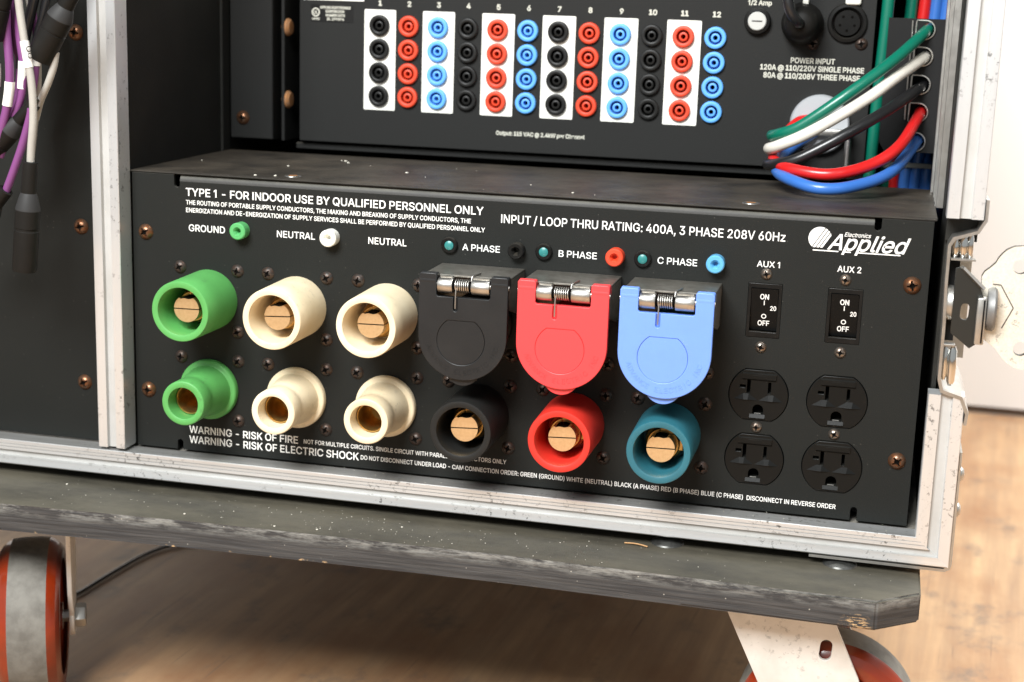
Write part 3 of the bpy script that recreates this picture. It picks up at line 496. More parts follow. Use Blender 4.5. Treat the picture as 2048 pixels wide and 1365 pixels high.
# centre divider
b = MB(); pr = rail_profile(18.3, 15.0, False)
b.strip(([Vector((-260.8+a, YF+d, -87.5)) for a, d in pr], [Vector((-260.8+a, YF+d, 380)) for a, d in pr]))
dull(b)
put('divider_rail', b.mesh('divider_rail', [M_alu, M_groove], ang=20), (0, 0, 0), case)
b = MB(); b.box(-259.5, -243.4, 0.2, 760, -95, 380); put('divider_board', b.mesh('divider_board', M_wallin), (0, 0, 0), case)
b = MB(); b.box(-244.2, -241.6, 137, 149.0, 88.5, 380, 0.4); put('corner_batten', b.mesh('batten', M_wallin), (0, 0, 0), case)
# boards
b = MB(); b.box(-420, 264.5, -0.9, 760, -105.8, -90.4); put('bottom_board', b.mesh('bottom_board', mat('dusty_case_floor', (0.10, 0.095, 0.085), 0.7, dust=1.0, dcol=(0.30, 0.28, 0.24), specks=0.3)), (0, 0, 0), case)
b = MB(); b.box(247.5, 264.3, -0.9, 760, 78, 380); b.box(251.5, 264.3, -0.9, 760, -90.3, -8)
b.box(247.6, 250, 2, 760, -90.3, 78)
put('side_board', b.mesh('side_board', M_wallin), (0, 0, 0), case)
b = MB(); b.box(-420, 264.4, 760.2, 770, -105, 380); put('back_board', b.mesh('back_board', M_wallin), (0, 0, 0), case)
b = MB(); b.box(-420, 264.4, -1, 760, 380.2, 392); put('top_board', b.mesh('top_board', M_wallin), (0, 0, 0), case)
# sheet steel corner wrap outside the lower right corner
b = MB()
path = [(264.0, -38), (267.0, -38), (267.2, -104.0), (266.3, -107.0), (263.5, -108.6), (188, -108.3), (188, -106.7), (262.6, -106.9), (264.6, -105.6), (265.7, -103)]
b.prism(path[1:]+[(265.9, -38)], YF+0.8, 60, 'xz'); put('corner_wrap', b.mesh('corner_wrap', M_zinc), (0, 0, 0), case)
for z in (-52.0, -73.0):
    b = MB(); b.lathe([(4.2, 0), (4.0, 0.9), (2.6, 2.0), (0, 2.5)], axis=(1, 0, 0), n=20); put('rivet', b.mesh('rivet', M_zinc), (267.1, -8, z), case)
# metal strip on the right inner side wall of the upper bay
b = MB(); b.box(243.2, 247.4, 60, 148, 88, 379, 0.3); b.box(242.4, 247.4, 60.5, 62.5, 89, 378); b.box(242.6, 243.3, 84, 87, 89, 378); b.box(242.6, 243.3, 104, 106, 89, 378)
b.box(241.8, 243.3, 136, 148, 88.2, 378.5); put('side_strip', b.mesh('side_strip', M_zinc), (0, 0, 0), case)
# dolly board
b = MB()
outline = [(-430, -74), (-298, -69.4), (-169, -61.5), (-60, -58.6), (16, -56.8), (120, -58.2), (227.4, -60.8), (250.8, -41), (250.9, 800), (-430, 800)]
b.prism(outline, -129.9, -112.8, 'xy')
bmesh.ops.bevel(b.bm, geom=[e for e in b.bm.edges], offset=1.1, segments=2, affect='EDGES')
put('dolly_board', b.mesh('dolly_board', M_board), (0, 0, 0), case)
b = MB(); b.lathe([(0, 0), (10.0, 0), (9.6, 0.9), (7.0, 2.4), (3.5, 3.3), (0, 3.5)], axis=(0, 0, 1), n=28); bolt_me = b.mesh('carriage_bolt', mat('dull_bolt', (0.20, 0.20, 0.19), 0.35, metal=0.8, var=0.8, vscale=200, vcol=(0.05, 0.05, 0.045)))
for x, y in ((105, -5.0), (205.7, -8.0)): put('bolt', bolt_me, (x, y, -112.8), case)

# casters
def caster(px, py, wx, wy, wz, yaw, fork_pts, R):
    """wheel (tyre, rim) between two fork plates, with a top plate under the board"""
    Rm = Matrix.Rotation(yaw, 4, 'Z')
    c = put('caster', MB().box(-45, 45, -38, 38, -3, 0, 0.6).mesh('caster_plate', M_fork), (px, py, -130.0), case)
    ax = Vector((0, -1, 0)); ax.rotate(Rm)
    b = MB(); b.lathe([(0, -19), (9, -19), (9, -15), (R*0.45, -14), (R*0.62, -13), (R*0.74, -16.5), (R*0.74, 16.5), (R*0.62, 13), (R*0.45, 14), (9, 15), (9, 19), (0, 19)], axis=ax, n=64)
    put('hub', b.mesh('hub', M_orange, ang=50), (wx, wy, wz), c)
    b = MB(); b.lathe([(R*0.72, -19.5), (R*0.79, -20.2), (R*0.86, -19.6), (R*0.92, -17.5), (R*0.965, -14.5), (R*0.985, -12)], axis=ax, n=72)
    b.mi = 1; b.lathe([(R*0.985, -12), (R, -5), (R, 5), (R*0.985, 12)], axis=ax, n=72)
    b.mi = 0 if R < 55 else 1; b.lathe([(R*0.985, 12), (R*0.965, 14.5), (R*0.92, 17.5)], axis=ax, n=72)
    b.mi = 0; b.lathe([(R*0.92, 17.5), (R*0.86, 19.6), (R*0.79, 20.2), (R*0.72, 19.5)], axis=ax, n=72)
    put('tyre', b.mesh('tyre', [M_orange, M_tread], ang=60), (wx, wy, wz), c)
    for sgn in (-1, 1):
        me = shape(fork_pts, 3.0, 0.35); finish(me, True, 30); me.materials.append(M_fork)
        off = Vector((0, -27 if sgn < 0 else 23, 0)); off.rotate(Rm)
        o = put('fork', me, (wx+off.x, wy+off.y, wz), c, rot=(0, 0, yaw))
    b = MB(); b.lathe([(0, -34), (7.2, -34), (8, -33), (8, -27.2), (4, -27.2), (4, 27.2), (8, 27.2), (8, 33), (7.2, 34), (0, 34)], axis=ax, n=6)
    put('axle_bolt', b.mesh('axle_bolt', M_zinc), (wx, wy, wz), c)
    b = MB(); b.lathe([(0, 0), (27, 0), (27, 6), (22, 9), (0, 9)], axis=(0, 0, -1), n=40); put('swivel', b.mesh('swivel', M_fork), (px, py, -133.0), c)
    return c
R = 55.0
right_fork = [[(-61.5, 72.5), (-1.5, 74)]+[(15.5, 38.5), (20, 24), (20, 6)]+arc(14, -2, 13, 10, -90, 6)+arc(-4, -4, 14, -90, -170, 6)+[(-40, 28)],
              arc(-3.7, 56.7, 3.4, 0, 180, 8)+arc(-4.1, 50.9, 3.4, 180, 360, 8)]
caster(184, 2, 205.0, -5.5, -210.5, radians(2), right_fork, 54.0)
left_fork = [[(-26, 66), (26, 66), (24, 24)]+arc(0, 0, 13, 20, -200, 14)+[(-24, 24)]]
caster(-292, 35, -314, -12, -212.5, radians(-64)+pi, left_fork, 53.5)

# latch on the right side
latch = put('latch', None, (258, -5, 40), case) if False else None
def P(pts): return pts
dish = [(266.4, 103), (268.0, 103), (268.0, 91.5), (264.2, 84.6), (252.5, 80.4), (250.4, 77), (250.4, 58), (251.4, 33), (251.6, 3.5), (253.4, -3.0), (263.8, -6.0), (268.0, -15), (267.4, -22),
        (265.9, -22), (266.2, -16), (262.6, -7.6), (252.0, -4.6), (249.9, 2.5), (249.7, 33), (248.8, 58), (248.7, 77.6), (251.0, 81.9), (263.2, 86.0), (266.5, 92.3)]
b = MB(); b.prism(dish, YF-0.6, 75); latch = put('latch_dish', b.mesh('latch_dish', M_zinc, ang=50), (0, 0, 0), case)
b = MB(); b.box(250.1, 256.5, YF+10, 60, 23, 69); put('latch_shade_block', b.mesh('latch_shade_block', M_dark), (0, 0, 0), latch)  # black block stands in for the shade deep inside the dish
b = MB(); b.box(250.6, 267.4, 73, 75.5, -3, 80); put('dish_rib', b.mesh('dish_rib', M_zinc), (0, 0, 0), latch)
b = MB(); b.box(250.7, 264.0, YF+0.5, -9, 69.2, 70.4, 0.2); put('shelf_plate', b.mesh('shelf_plate', M_zinc), (0, 0, 0), latch)
b = MB(); b.box(250.7, 257.5, YF+0.5, -9, 21.5, 22.7, 0.2); put('shelf_plate', b.mesh('shelf_plate', M_zinc), (0, 0, 0), latch)
CHR = mat('chrome', (0.8, 0.8, 0.78), 0.12, metal=1.0)
for x, z0, z1, r in ((253.0, 70.6, 81, 1.7), (257.2, 70.6, 82.5, 2.2), (260.8, 70.6, 83.5, 1.4), (253.0, 2, 21.4, 1.6), (256.8, -1, 21.4, 2.3)):
    b = MB(); b.lathe([(0, 0), (r*0.55, 0), (r, 2.5), (r*1.1, (z1-z0)*0.5), (r, z1-z0-2.5), (r*0.55, z1-z0), (0, z1-z0)], axis=(0, 0, 1), n=20); put('spring_rod', b.mesh('spring_rod', CHR), (x, YF+4, z0), latch)
b = MB(); me = shape([[(253.6, 66), (257.4, 67.2), (266.0, 59.5), (267.4, 56), (268.6, 53.2), (268.6, 26), (264.4, 22.6), (254.0, 30.5)], arc(260.4, 45, 2.2, 0, 180, 8)+arc(260.2, 40.5, 2.2, 180, 360, 8)], 1.6, 0.2)
me.materials.append(mat('dark_steel', (0.055, 0.058, 0.055), 0.3, metal=0.7)); finish(me); put('cam_plate', me, (0, YF-6, 0), latch)
b = MB()
b.strip(([Vector(p) for p in ((256.4, YF-6, 67.8), (258.0, YF-9, 67.6), (257.4, YF-9.4, 66.4), (256, YF-6, 66.4))], [Vector(p) for p in ((268.4, YF-6, 57.6), (269.8, YF-10, 57.2), (269, YF-10, 55.8), (267.8, YF-6, 55.6))]))
b.box(266.2, 271.2, YF-11, YF-7, 26, 51.5, 0.9, 2); b.box(268.8, 271.2, YF-11, YF+4, 26, 52, 0.6, 2)
put('cam_flange', b.mesh('cam_flange', M_zinc), (0, 0, 0), latch)
b = MB(); b.lathe([(0, 0), (11.2, 0), (11.8, 0.8), (12.2, 3.6), (11.2, 4.8), (0, 4.8)], axis=(1, 0, 0), n=48); put('latch_knob', b.mesh('latch_knob', mat('dull_zinc', (0.24, 0.24, 0.235), 0.5, metal=0.6, var=0.4, vscale=90)), (271.6, YF-1, 44.5), latch)
b = MB(); b.lathe([(0, 0), (9, 0), (9.6, 1.0), (9.6, 3), (0, 3.4)], axis=(1, 0, 0), n=40); put('latch_washer', b.mesh('latch_washer', M_zinc), (250.9, YF+6, 45), latch)
left = [(287.5,79.7),(283.0,79.1),(279.6,77.3),(277.5,75.2),(275.5,72.4),(274.2,69.6),(271.6,66.9),(269.0,64.6),(267.7,62.0),(268.4,49.2),(268.6,33),(270.5,30.0),(272.3,27.1),(275.1,25.1),(277.9,23.4),(280.5,20.2),(283.2,16.9),(286.6,14.4),(290.4,12.7),(294.3,12.5)]
axis_x = 298.5
wing = left+[(2*axis_x-x+4, z-1.2) for x, z in left[::-1]]
me = shape([wing, circ(287.0, 68.5, 4.0, 28), circ(291.2, 23.9, 4.0, 28)], 5.0, 0.0); finish(me); me.materials.append(mat('plated_wing', (0.80, 0.76, 0.66), 0.42, metal=0.35, scratch=0.7, var=0.6, vscale=900, vcol=(0.62, 0.58, 0.48), bump=0.25, bscale=900)); me.materials.append(mat('shaded_edge', (0.05, 0.045, 0.035), 0.6))
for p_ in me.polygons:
    if abs(p_.normal.y) < 0.5: p_.material_index = 1  # dark side faces paint in the shade along the edge of the wing
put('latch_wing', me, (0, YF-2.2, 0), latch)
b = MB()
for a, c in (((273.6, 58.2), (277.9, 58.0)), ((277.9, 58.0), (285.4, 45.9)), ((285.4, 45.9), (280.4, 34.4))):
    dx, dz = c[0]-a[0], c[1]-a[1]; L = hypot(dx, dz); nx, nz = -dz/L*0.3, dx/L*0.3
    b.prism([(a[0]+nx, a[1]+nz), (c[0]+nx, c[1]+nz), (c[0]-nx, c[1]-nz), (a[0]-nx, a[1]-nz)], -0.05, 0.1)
put('crease', b.mesh('crease', mat('crease_dark', (0.06, 0.05, 0.04), 0.7)), (0, YF-2.25, 0), latch)  # thin dark strips laid along the fold lines

# ------------------------------------------------------------------ blank rack panel in the left bay
bp = empty('blank_panel', -330, 0, 80, 'plain black blank rack panel left of the aluminium divider', 'blank panel')
b = MB(); b.box(-600, -262, 0, 3, -88.8, 378, 0.3); put('panel_sheet', b.mesh('blank_sheet', M_panel), (0, 0, 0), bp)
screws(SC_RACK, [(-277.0, 51.0), (-277.6, -50.3), (-276.8, 171.2)], 0, bp)

# ------------------------------------------------------------------ power distribution panel
pd = empty('power_distribution_panel', 0, 0, -88, 'black rack panel with camlock connectors, switches and outlets, bottom of the case', 'power panel')
def slot_notch(x, z, up, r=1.75):
    a = arc(x, z+(-r if up else r)*-1*0, r, 180, 360, 8) if up else arc(x, z, r, 180, 0, 8)
    return a
zt, zb = 87.6, -88.6
out = [(-241.2, zt), (-212.9, zt)]+arc(-210.9, 81.6, 1.9, 180, 360, 8)+[(-209.0, 83.6), (209.3, 83.6)]+arc(211.2, 82.4, 1.9, 180, 360, 8)+[(213.1, zt), (241.2, zt), (241.2, zb)]
out += [(212.9, zb)]+arc(211.0, -82.4, 1.9, 0, 180, 8)+[(209.1, zb), (-209.3, zb)]+arc(-211.3, -83.8, 1.9, 0, 180, 8)+[(-213.2, zb), (-241.2, zb)]
# holes for the outlets and switches
def outlet_loop(cx, cz, r=17.3, h=15.2):
    a = math.degrees(math.asin(h/r)); return arc(cx, cz, r, -a, a, 14)+arc(cx, cz, r, 180-a, 180+a, 14)
OUT = [(152.1, -19.0), (152.1, -57.5), (196.6, -18.9), (196.6, -57.6)]
SWI = [(151.9, 30.8), (196.6, 31.0)]
loops = [out]+[outlet_loop(x, z) for x, z in OUT]+[rrect(x-9.6, x+9.6, z-15.8, z+15.8, 0.3, 1) for x, z in SWI]
me = shape(loops, 3.0, 0.18); finish(me, True, 30); me.materials.append(M_panel); put('front_panel', me, (0, 0, 0), pd)
b = MB(); q = [(4.2*(1-cos(radians(a)))+0.0, 83.6+4.2*sin(radians(a))) for a in range(0, 91, 15)]
q = q+[(4.2, 84.0), (1.6, 83.62)]; q[0] = (0.0, 83.6); b.prism(q, -208.9, 209.2, 'yz'); put('top_lip', b.mesh('top_lip', mat('dusty_lip', (0.03, 0.03, 0.027), 0.6, dust=1.0, dcol=(0.22, 0.21, 0.17), bump=0.3), ang=50), (0, 0, 0), pd)
b = MB(); b.box(-236, 236, 12, 126, -87, 84); put('chassis', b.mesh('chassis', M_dark), (0, 0, 0), pd)
b = MB(); b.box(-242.9, 243.0, 4.5, 150, 87.9, 88.9, 0.3); b.box(-242.6, 242.6, -0.4, 4.6, 87.8, 88.8, 0.35)
put('top_cover', b.mesh('top_cover', M_lid), (0, 0, 0), pd)
screws(SC_RACK, [(-232.5, 50.6), (-232.6, -51.0), (232.3, 51.4), (232.6, -50.4)], -0.1, pd)
# flat rusty screws in the top cover
for x, y in ((-141.2, 16.6), (138.8, 22.0)):
    b = MB(); b.lathe([(0, 0), (5.2, 0), (5.0, 0.35), (3.0, 0.5)], axis=(0, 0, 1), n=24); b.mi = 1; b.lathe([(3.0, 0.5), (0, 0.35)], axis=(0, 0, 1), n=24)
    put('cover_screw', b.mesh('cover_screw', [M_zinc, M_rust]), (x, y, 88.9), pd)

X = [-190.4+58.58*i for i in range(6)]; X[5] = 101.3
ZU, ZL = 10.7, -46.7
def male(sleeve):
    b = MB(); b.lathe([(19.0, 0), (19.0, 2), (18.7, 25), (18.45, 40.3), (18.1, 40.9), (17.6, 41.0), (15.0, 41.0), (14.6, 40.8), (14.4, 40.2), (13.7, 9), (13.2, 7.5), (0, 7)], n=56)
    return b.mesh('male_sleeve', sleeve, ang=40)
def pin_meshes():
    b = MB()
    for sg in (1, -1):
        a0 = 2.5; pts = []
        for i in range(21):
            a = radians(a0+(180-2*a0)*i/20); r = 8.15
            x, z = r*cos(a), r*sin(a)
            if sg > 0 and abs(x) < 4.0: z = min(z, 6.3+0.25*sin(x*4))
            pts.append((x, sg*z))
        b.prism(pts, -32, -12)
    b.mi = 1; b.lathe([(7.4, 0), (7.4, 31.3), (0, 31.3)], n=32)
    pin = b.mesh('pin', [M_brass, M_recess], ang=30)
    b = MB(); b.lathe([(11.4, 6), (11.4, 15), (10.8, 16.5), (9.6, 17), (9.6, 22), (9.0, 23), (6, 23)], n=40)
    b.box(8.2, 11.6, -21, -8, -4, 2.5, 0.5); b.box(-2, 7, -24, -8, 6.2, 10.3, 0.8)
    return pin, b.mesh('collar', M_brass_dk, ang=40)
PIN, COLLAR = pin_meshes()
def female(sleeve):
    b = MB(); b.lathe([(19.2, 0), (19.2, 2.8), (18.8, 3.8), (18.0, 4.3), (16.8, 4.3), (16.0, 4.9), (15.6, 7), (15.0, 13), (14.2, 19), (13.7, 23.5), (13.5, 26.5), (13.9, 27.5), (13.9, 38.2), (13.6, 38.8), (13.2, 39.0), (10.2, 39.0), (9.9, 38.8), (9.75, 38.2), (9.6, 26), (8.4, 25.5)], n=52)
    return b.mesh('female_sleeve', sleeve, ang=40)
b = MB(); b.lathe([(9.5, 26), (9.4, 28.4), (9.0, 29.1), (8.4, 29.1), (8.1, 28.6), (8.0, 6), (0, 5.5)], n=40); TUBE = b.mesh('tube', M_brass_dk, ang=40)
def put_male(x, z, m, tag=None):
    o = put('cam_connector', male(m), (x, 0, z), pd, label=tag)
    r = rnd.uniform(-0.06, 0.02)
    put('contact_pin', PIN, (x, 0, z), o, rot=(0, r, 0)); put('contact_collar', COLLAR, (x, 0, z), o, rot=(0, r, 0))
def put_female(x, z, m, tag=None):
    o = put('cam_connector', female(m), (x, 0, z), pd, label=tag); put('contact_tube', TUBE, (x, 0, z), o)
put_male(X[0], ZU, M_green, 'green upper camlock connector with a brass pin')
put_male(X[1], ZU, M_cream, 'cream upper camlock beside the green one'); put_male(X[2], ZU, M_cream, 'cream upper camlock beside the black cover')
put_female(X[0], ZL, M_green, 'green lower camlock socket'); put_female(X[1], ZL, M_cream, 'cream lower socket beside the green one'); put_female(X[2], ZL, M_cream, 'cream lower socket beside the black connector')
put_male(X[3], ZL, M_brubber, 'black lower camlock connector'); put_male(X[4], ZL, M_redrub, 'red lower camlock connector'); put_male(X[5], ZL-0.6, M_teal, 'teal lower camlock connector')
fs = []
for i, x in enumerate(X):
    for z in (ZU, ZL):
        for sx in (-1, 1):
            for sz in (-1, 1): fs.append((x+sx*19.2+(1.2 if i == 5 and sx > 0 else 0), z+sz*19.3))
screws(SC_DARK, fs, 0, pd)

# hinged covers on steel brackets over the three phase sockets
def cover(xc, m, name_label, sock):
    ZR, r = 11.0, 26.1
    top = 46.3
    front = [(-26.1, top-1.0), (-25.1, top), (-16.6, top), (-15.8, top-0.8), (-15.8, 34.2), (-14.8, 33.2), (-5.7, 33.2), (-5.7, 26.5)]+arc(-4.4, 26.3, 1.3, 180, 360, 6)+[(-3.1, 33.2), (14.9, 33.2), (15.9, 34.2), (15.9, top-0.8), (16.7, top), (25.1, top), (26.1, top-1.0)]
    front += arc(0, ZR, r, 0, -180, 36)
    a1 = math.degrees(math.acos(9.0/14.6))
    Dh = arc(-0.8, 8.0, 14.1, 56, -236, 44); Dp = arc(-0.8, 8.0, 13.95, 56.2, -236.2, 44)
    me = shape([front, Dh], 2.4, 0.45, 2); finish(me, True, 40); me.materials.append(m)
    o = put('hinged_cover', me, (xc, -44.2, 0), pd, label=name_label)
    b = MB(); b.prism(Dp, -44.16, -42.0); put('cover_disc', b.mesh('cover_disc', m), (xc, 0, 0), o)
    back = [(-25.9, 33.0), (25.9, 33.0)]+arc(0, ZR, 25.9, 0, -60, 8)+arc(0, -8.2, 10.6, -22, -158, 14)+arc(0, ZR, 25.9, -120, -180, 8)
    me = shape([back], 3.2, 0.4, 2); finish(me, True, 40); me.materials.append(m); put('cover_back', me, (xc, -42.0, 0), o)
    for x0, x1 in ((-26.0, -16.0), (16.1, 26.0)):
        b = MB(); b.lathe([(0, 0), (4.0, 0), (4.5, 0.5), (4.5, x1-x0-0.5), (4.0, x1-x0), (0, x1-x0)], axis=(1, 0, 0), n=32); put('hinge_ear', b.mesh('hinge_ear', m), (xc+x0, -39.8, 41.9), o)
    
    # raised moulded lettering around the lower rim
    word = 'ADVANCE ELECTRIC INC'; b = MB(); a0, a1 = 200, 344
    for i, ch in enumerate(word):
        if ch == ' ': continue
        a = radians(a0+(a1-a0)*i/(len(word)-1)); tm = text_mesh(ch, 2.9, bold=0.0)
        if len(tm.polygons) == 0: continue
        rot = Matrix.Rotation(-(a+pi/2), 3, 'Y')
        k = len(b.bm.verts); b.bm.from_mesh(tm); b.bm.verts.ensure_lookup_table()
        for v in b.bm.verts[k:]:
            c = rot @ (Vector(v.co)/S+Vector((0, 0, -1.4))); v.co = c+Vector((20.8*cos(a), 0, 10.5+20.8*sin(a)))
        bpy.data.meshes.remove(tm)
    ge = bmesh.ops.extrude_face_region(b.bm, geom=b.bm.faces[:])
    for v in [g for g in ge['geom'] if isinstance(g, bmesh.types.BMVert)]: v.co.y -= 0.2
    put('moulded_lettering', b.mesh('moulded_lettering', m, smooth=False), (xc, -44.2, 0), o)
    # bracket
    b = MB(); x0, x1 = -25.2, 25.4
    b.box(x0, x1, -37.5, -0.2, 43.6, 44.8, 0.25); b.box(-14.6, -7.2, -41, -37.6, 43.3, 44.6, 0.2); b.box(4.8, 14.6, -41, -37.6, 43.3, 44.6, 0.2)
    b.prism([(-37.4, 43.5), (-0.2, 43.5), (-0.2, 20), (-12, 20), (-37.4, 27)], x1-1.2, x1, 'yz'); b.prism([(-37.4, 43.5), (-0.2, 43.5), (-0.2, 20), (-12, 20), (-37.4, 27)], x0, x0+1.2, 'yz')
    b.box(x0+1.3, x1-1.3, -1.4, -0.2, 20, 43.4)
    br = put('cover_bracket', b.mesh('cover_bracket', M_bracket), (xc, 0, 0), pd)
    b = MB()
    for a, c in ((-15.2, -6.6), (4.6, 15.2)):
        b.lathe([(2.4, 0), (4.35, 0), (4.5, 0.2), (4.5, c-a-0.2), (4.35, c-a), (2.4, c-a)], axis=(1, 0, 0), c=(a, -40.6, 39.4), n=36)
    b.tube([(-26.4, -41.2, 40), (26.4, -41.2, 40)], 1.7, 14)
    b.mi = 1; b.tube([(-6.6, -40.6, 39.4), (4.6, -40.6, 39.4)], 2.9, 16)  # near-black core paints the shade between the spring coils
    put('hinge_barrel', b.mesh('hinge_barrel', [M_steel, M_recess], ang=40), (xc, 0, 0), br)
    b = MB(); pts = []
    for i in range(7*14+1):
        a = 2*pi*i/14; pts.append((-5.4+8.6*i/(7*14), -40.6+3.5*cos(a), 39.4+3.5*sin(a)))
    b.tube(pts, 0.43, 8, sub=1)
    b.tube([(-4.3, -43.6, 38.6), (-4.4, -44.2, 34), (-4.4, -44.5, 26.8)], 0.42, 8, sub=4)
    b.tube([(3.9, -41.2, 42.6), (4.2, -40.0, 45.3), (5.0, -37, 45.5), (6.2, -29, 45.4)], 0.5, 8, sub=4)
    put('hinge_spring', b.mesh('hinge_spring', M_steel, ang=60), (xc, 0, 0), br)
    put_female(xc, ZU, sock, 'camlock socket behind the cover')
cover(-14.2, M_cblack, 'black hinged cover', M_brubber)
cover(43.6, M_cred, 'red hinged cover', M_redrub)
cover(101.9, M_cblue, 'light blue hinged cover', M_teal)

# test jacks and indicator lamps
def jack(x, z, m, h=7.5, r=5.2):
    b = MB(); b.lathe([(r, 0), (r, h-0.6), (r-0.6, h), (2.7, h), (2.5, h-0.3)], n=32); b.lathe([(2.9, h-0.02), (2.3, h-0.5), (1.4, h-2.5), (1.2, h-5), (0, h-5)], n=6)
    put('test_jack', b.mesh('test_jack', m, ang=30), (x, 0, z), pd)
jack(-168.0, 56.0, M_jgreen); jack(-109.6, 55.6, M_jwhite); jack(6.3, 55.6, M_gloss, 5.5, 4.9); jack(65.2, 56.2, M_sred); jack(123.2, 56.4, M_jblue, 7.0)
for x in (-35.1, 22.4, 80.9):
    b = MB(); b.lathe([(5.0, 0), (5.0, 1.6), (4.4, 2.2), (3.0, 2.2), (2.8, 1.8)], n=32); o = put('indicator_lamp', b.mesh('indicator', M_gloss), (x, 0, 55.8), pd)
    b = MB(); b.lathe([(2.8, 1.2), (2.7, 2.3), (1.8, 2.8), (0, 3.0)], n=28); put('lens', b.mesh('lens', M_lens), (x, 0, 55.8), o)

# rocker switches
def switch(x, z):
    me = shape([rrect(-9.5, 9.5, -15.6, 15.6, 0.5, 2), rrect(-7.7, 7.7, -12.5, 12.9, 0.3, 2)], 3.0, 0.2); me.materials.append(M_gloss); finish(me)
    o = put('rocker_switch', me, (x, -0.5, z), pd)
    b = MB(); b.prism([(-1.3, 12.7), (0.9, -1.0), (3.2, -12.2), (6, -12.2), (6, 12.7)], -7.5, 7.5, 'yz')
    put('rocker', b.mesh('rocker', mat('rocker_black', (0.005, 0.0053, 0.0053), 0.35, spec=0.12), smooth=False), (x, 0, z), o)
    def on_face(zz): return -1.3+(12.7-zz)*(2.2/13.7)-0.12 if zz > -1 else 0.9+(-1-zz)*(2.3/11.2)-0.12
    tilt = math.atan2(2.2, 13.7); tilt2 = math.atan2(2.3, 11.2)
    def t(body, xc, zz, cap, wide=0.72, bold=0.03):
        me = text_mesh(body, cap, bold=bold); me.materials.append(M_ink)
        for v in me.vertices: v.co.x *= wide
        put('switch_text', me, (x+xc, on_face(zz), z+zz), o, rot=((tilt if zz > -1 else tilt2), 0, 0))
    t('ON', -0.1, 6.6, 3.0, 0.85); t('I', -0.1, 3.2, 2.6, 0.9, 0.03); t('20', 5.1, 0.2, 2.6, 0.8)
    me = shape([circ(0, 0, 1.45, 24), circ(0, 0, 0.95, 24)], 0.05); me.materials.append(M_ink); put('switch_text', me, (x, on_face(-3.6), z-3.6), o, rot=(tilt2, 0, 0))
    t('OFF', 0, -9.2, 3.0, 0.85)
for x, z in SWI: switch(x, z)
screws(SC_LIGHT, [(151.9, 51.9), (151.5, 9.3), (195.9, 51.7), (196.2, 9.9), (152.1, -38.3), (196.5, -38.2)], 0, pd)

# outlets
def outlet(x, z):
    body = outlet_loop(0, 0, 16.9, 14.8)
    L = [body, rrect(-6.7, -4.9, 0.6, 8.6, 0.2, 1)[:], rrect(5.3, 6.9, 1.4, 8.0, 0.2, 1), arc(0.2, -8.6, 3.0, 0, 180, 12)+[(-2.8, -11.4), (3.2, -11.4)], rrect(-10.9, -7.6, 3.9, 5.6, 0.2, 1)]
    me = shape(L, 7.0, 0.35, 2); finish(me, True, 30); me.materials.append(M_outlet); o = put('outlet', me, (x, -0.9, z), pd)
    # sunken blade field: a raised upper band and the two wedge shaped guides below
    b = MB()
    b.prism([(-0.95, 13.2), (-2.0, 12.6), (-2.0, 9.6), (-0.95, 8.8)], -9.6, 9.6, 'yz')
    for cx, ww in ((-7.2, 7.0), (7.2, 7.0)):
        v = [b.bm.verts.new(p) for p in ((cx-ww, -0.93, -3.0), (cx+ww, -0.93, -3.0), (cx+1.6, -0.93, 0.6), (cx-1.6, -0.93, 0.6), (cx+1.2, -2.1, -2.9), (cx-1.2, -2.1, -2.9))]
        for f in ((5, 4, 2, 3), (0, 5, 3), (1, 2, 4), (0, 1, 4, 5)): b.bm.faces.new([v[i] for i in f])
    b.prism([(-0.93, -11.3), (-1.8, -13.4), (-0.93, -14.0)], -4.4, 4.4, 'yz')
    put('face_relief', b.mesh('face_relief', M_outlet, smooth=False), (x, 0, z), o)
    me = shape([arc(-2.4, 10.9, 1.0, 90, 270, 6)+arc(4.0, 10.9, 1.0, -90, 90, 6)], 0.2, 0.05); me.materials.append(M_outlet); put('badge', me, (x-0.8, -2.12, z+0.1), o)
    b = MB(); b.box(-1.8, 2.0, 0.2, 1.4, -11.3, -10.9, 0.1); put('ground_contact', b.mesh('ground_contact', M_zinc), (x, 0, z), o)
    b = MB(); b.box(-15, 15, 6.2, 8, -14, 14); put('outlet_body', b.mesh('outlet_body', M_recess), (x, 0, z), o)
for x, z in OUT: outlet(x, z)

# printing on the panel
YT = -0.12
text('TYPE 1 - FOR INDOOR USE BY QUALIFIED PERSONNEL ONLY', -205.0, -15.0, 75.0, 4.7, YT, pd, bold=0.016)
text('THE ROUTING OF PORTABLE SUPPLY CONDUCTORS, THE MAKING AND BREAKING OF SUPPLY CONDUCTORS, THE', -205.0, -22.5, 69.6, 2.65, YT, pd, bold=0.018)
text('ENERGIZATION AND DE-ENERGIZATION OF SUPPLY SERVICES SHALL BE PERFORMED BY QUALIFIED PERSONNEL ONLY', -205.0, -13.8, 64.8, 2.65, YT, pd, bold=0.018)
text('GROUND', -203.3, -179.2, 53.1, 4.1, YT, pd); text('NEUTRAL', -145.0, -120.3, 53.2, 4.0, YT, pd); text('NEUTRAL', -86.2, -62.1, 53.1, 4.0, YT, pd)
text('A PHASE', -27.4, -4.4, 53.3, 3.8, YT, pd); text('B PHASE', 31.1, 53.8, 53.5, 3.8, YT, pd); text('C PHASE', 89.4, 112.3, 53.6, 3.8, YT, pd)
text('INPUT / LOOP THRU RATING: 400A, 3 PHASE 208V 60Hz', -4.2, 161.1, 71.2, 4.9, YT, pd)
text('AUX 1', 146.2, 159.1, 55.9, 3.4, YT, pd); text('AUX 2', 191.0, 204.1, 56.2, 3.4, YT, pd)
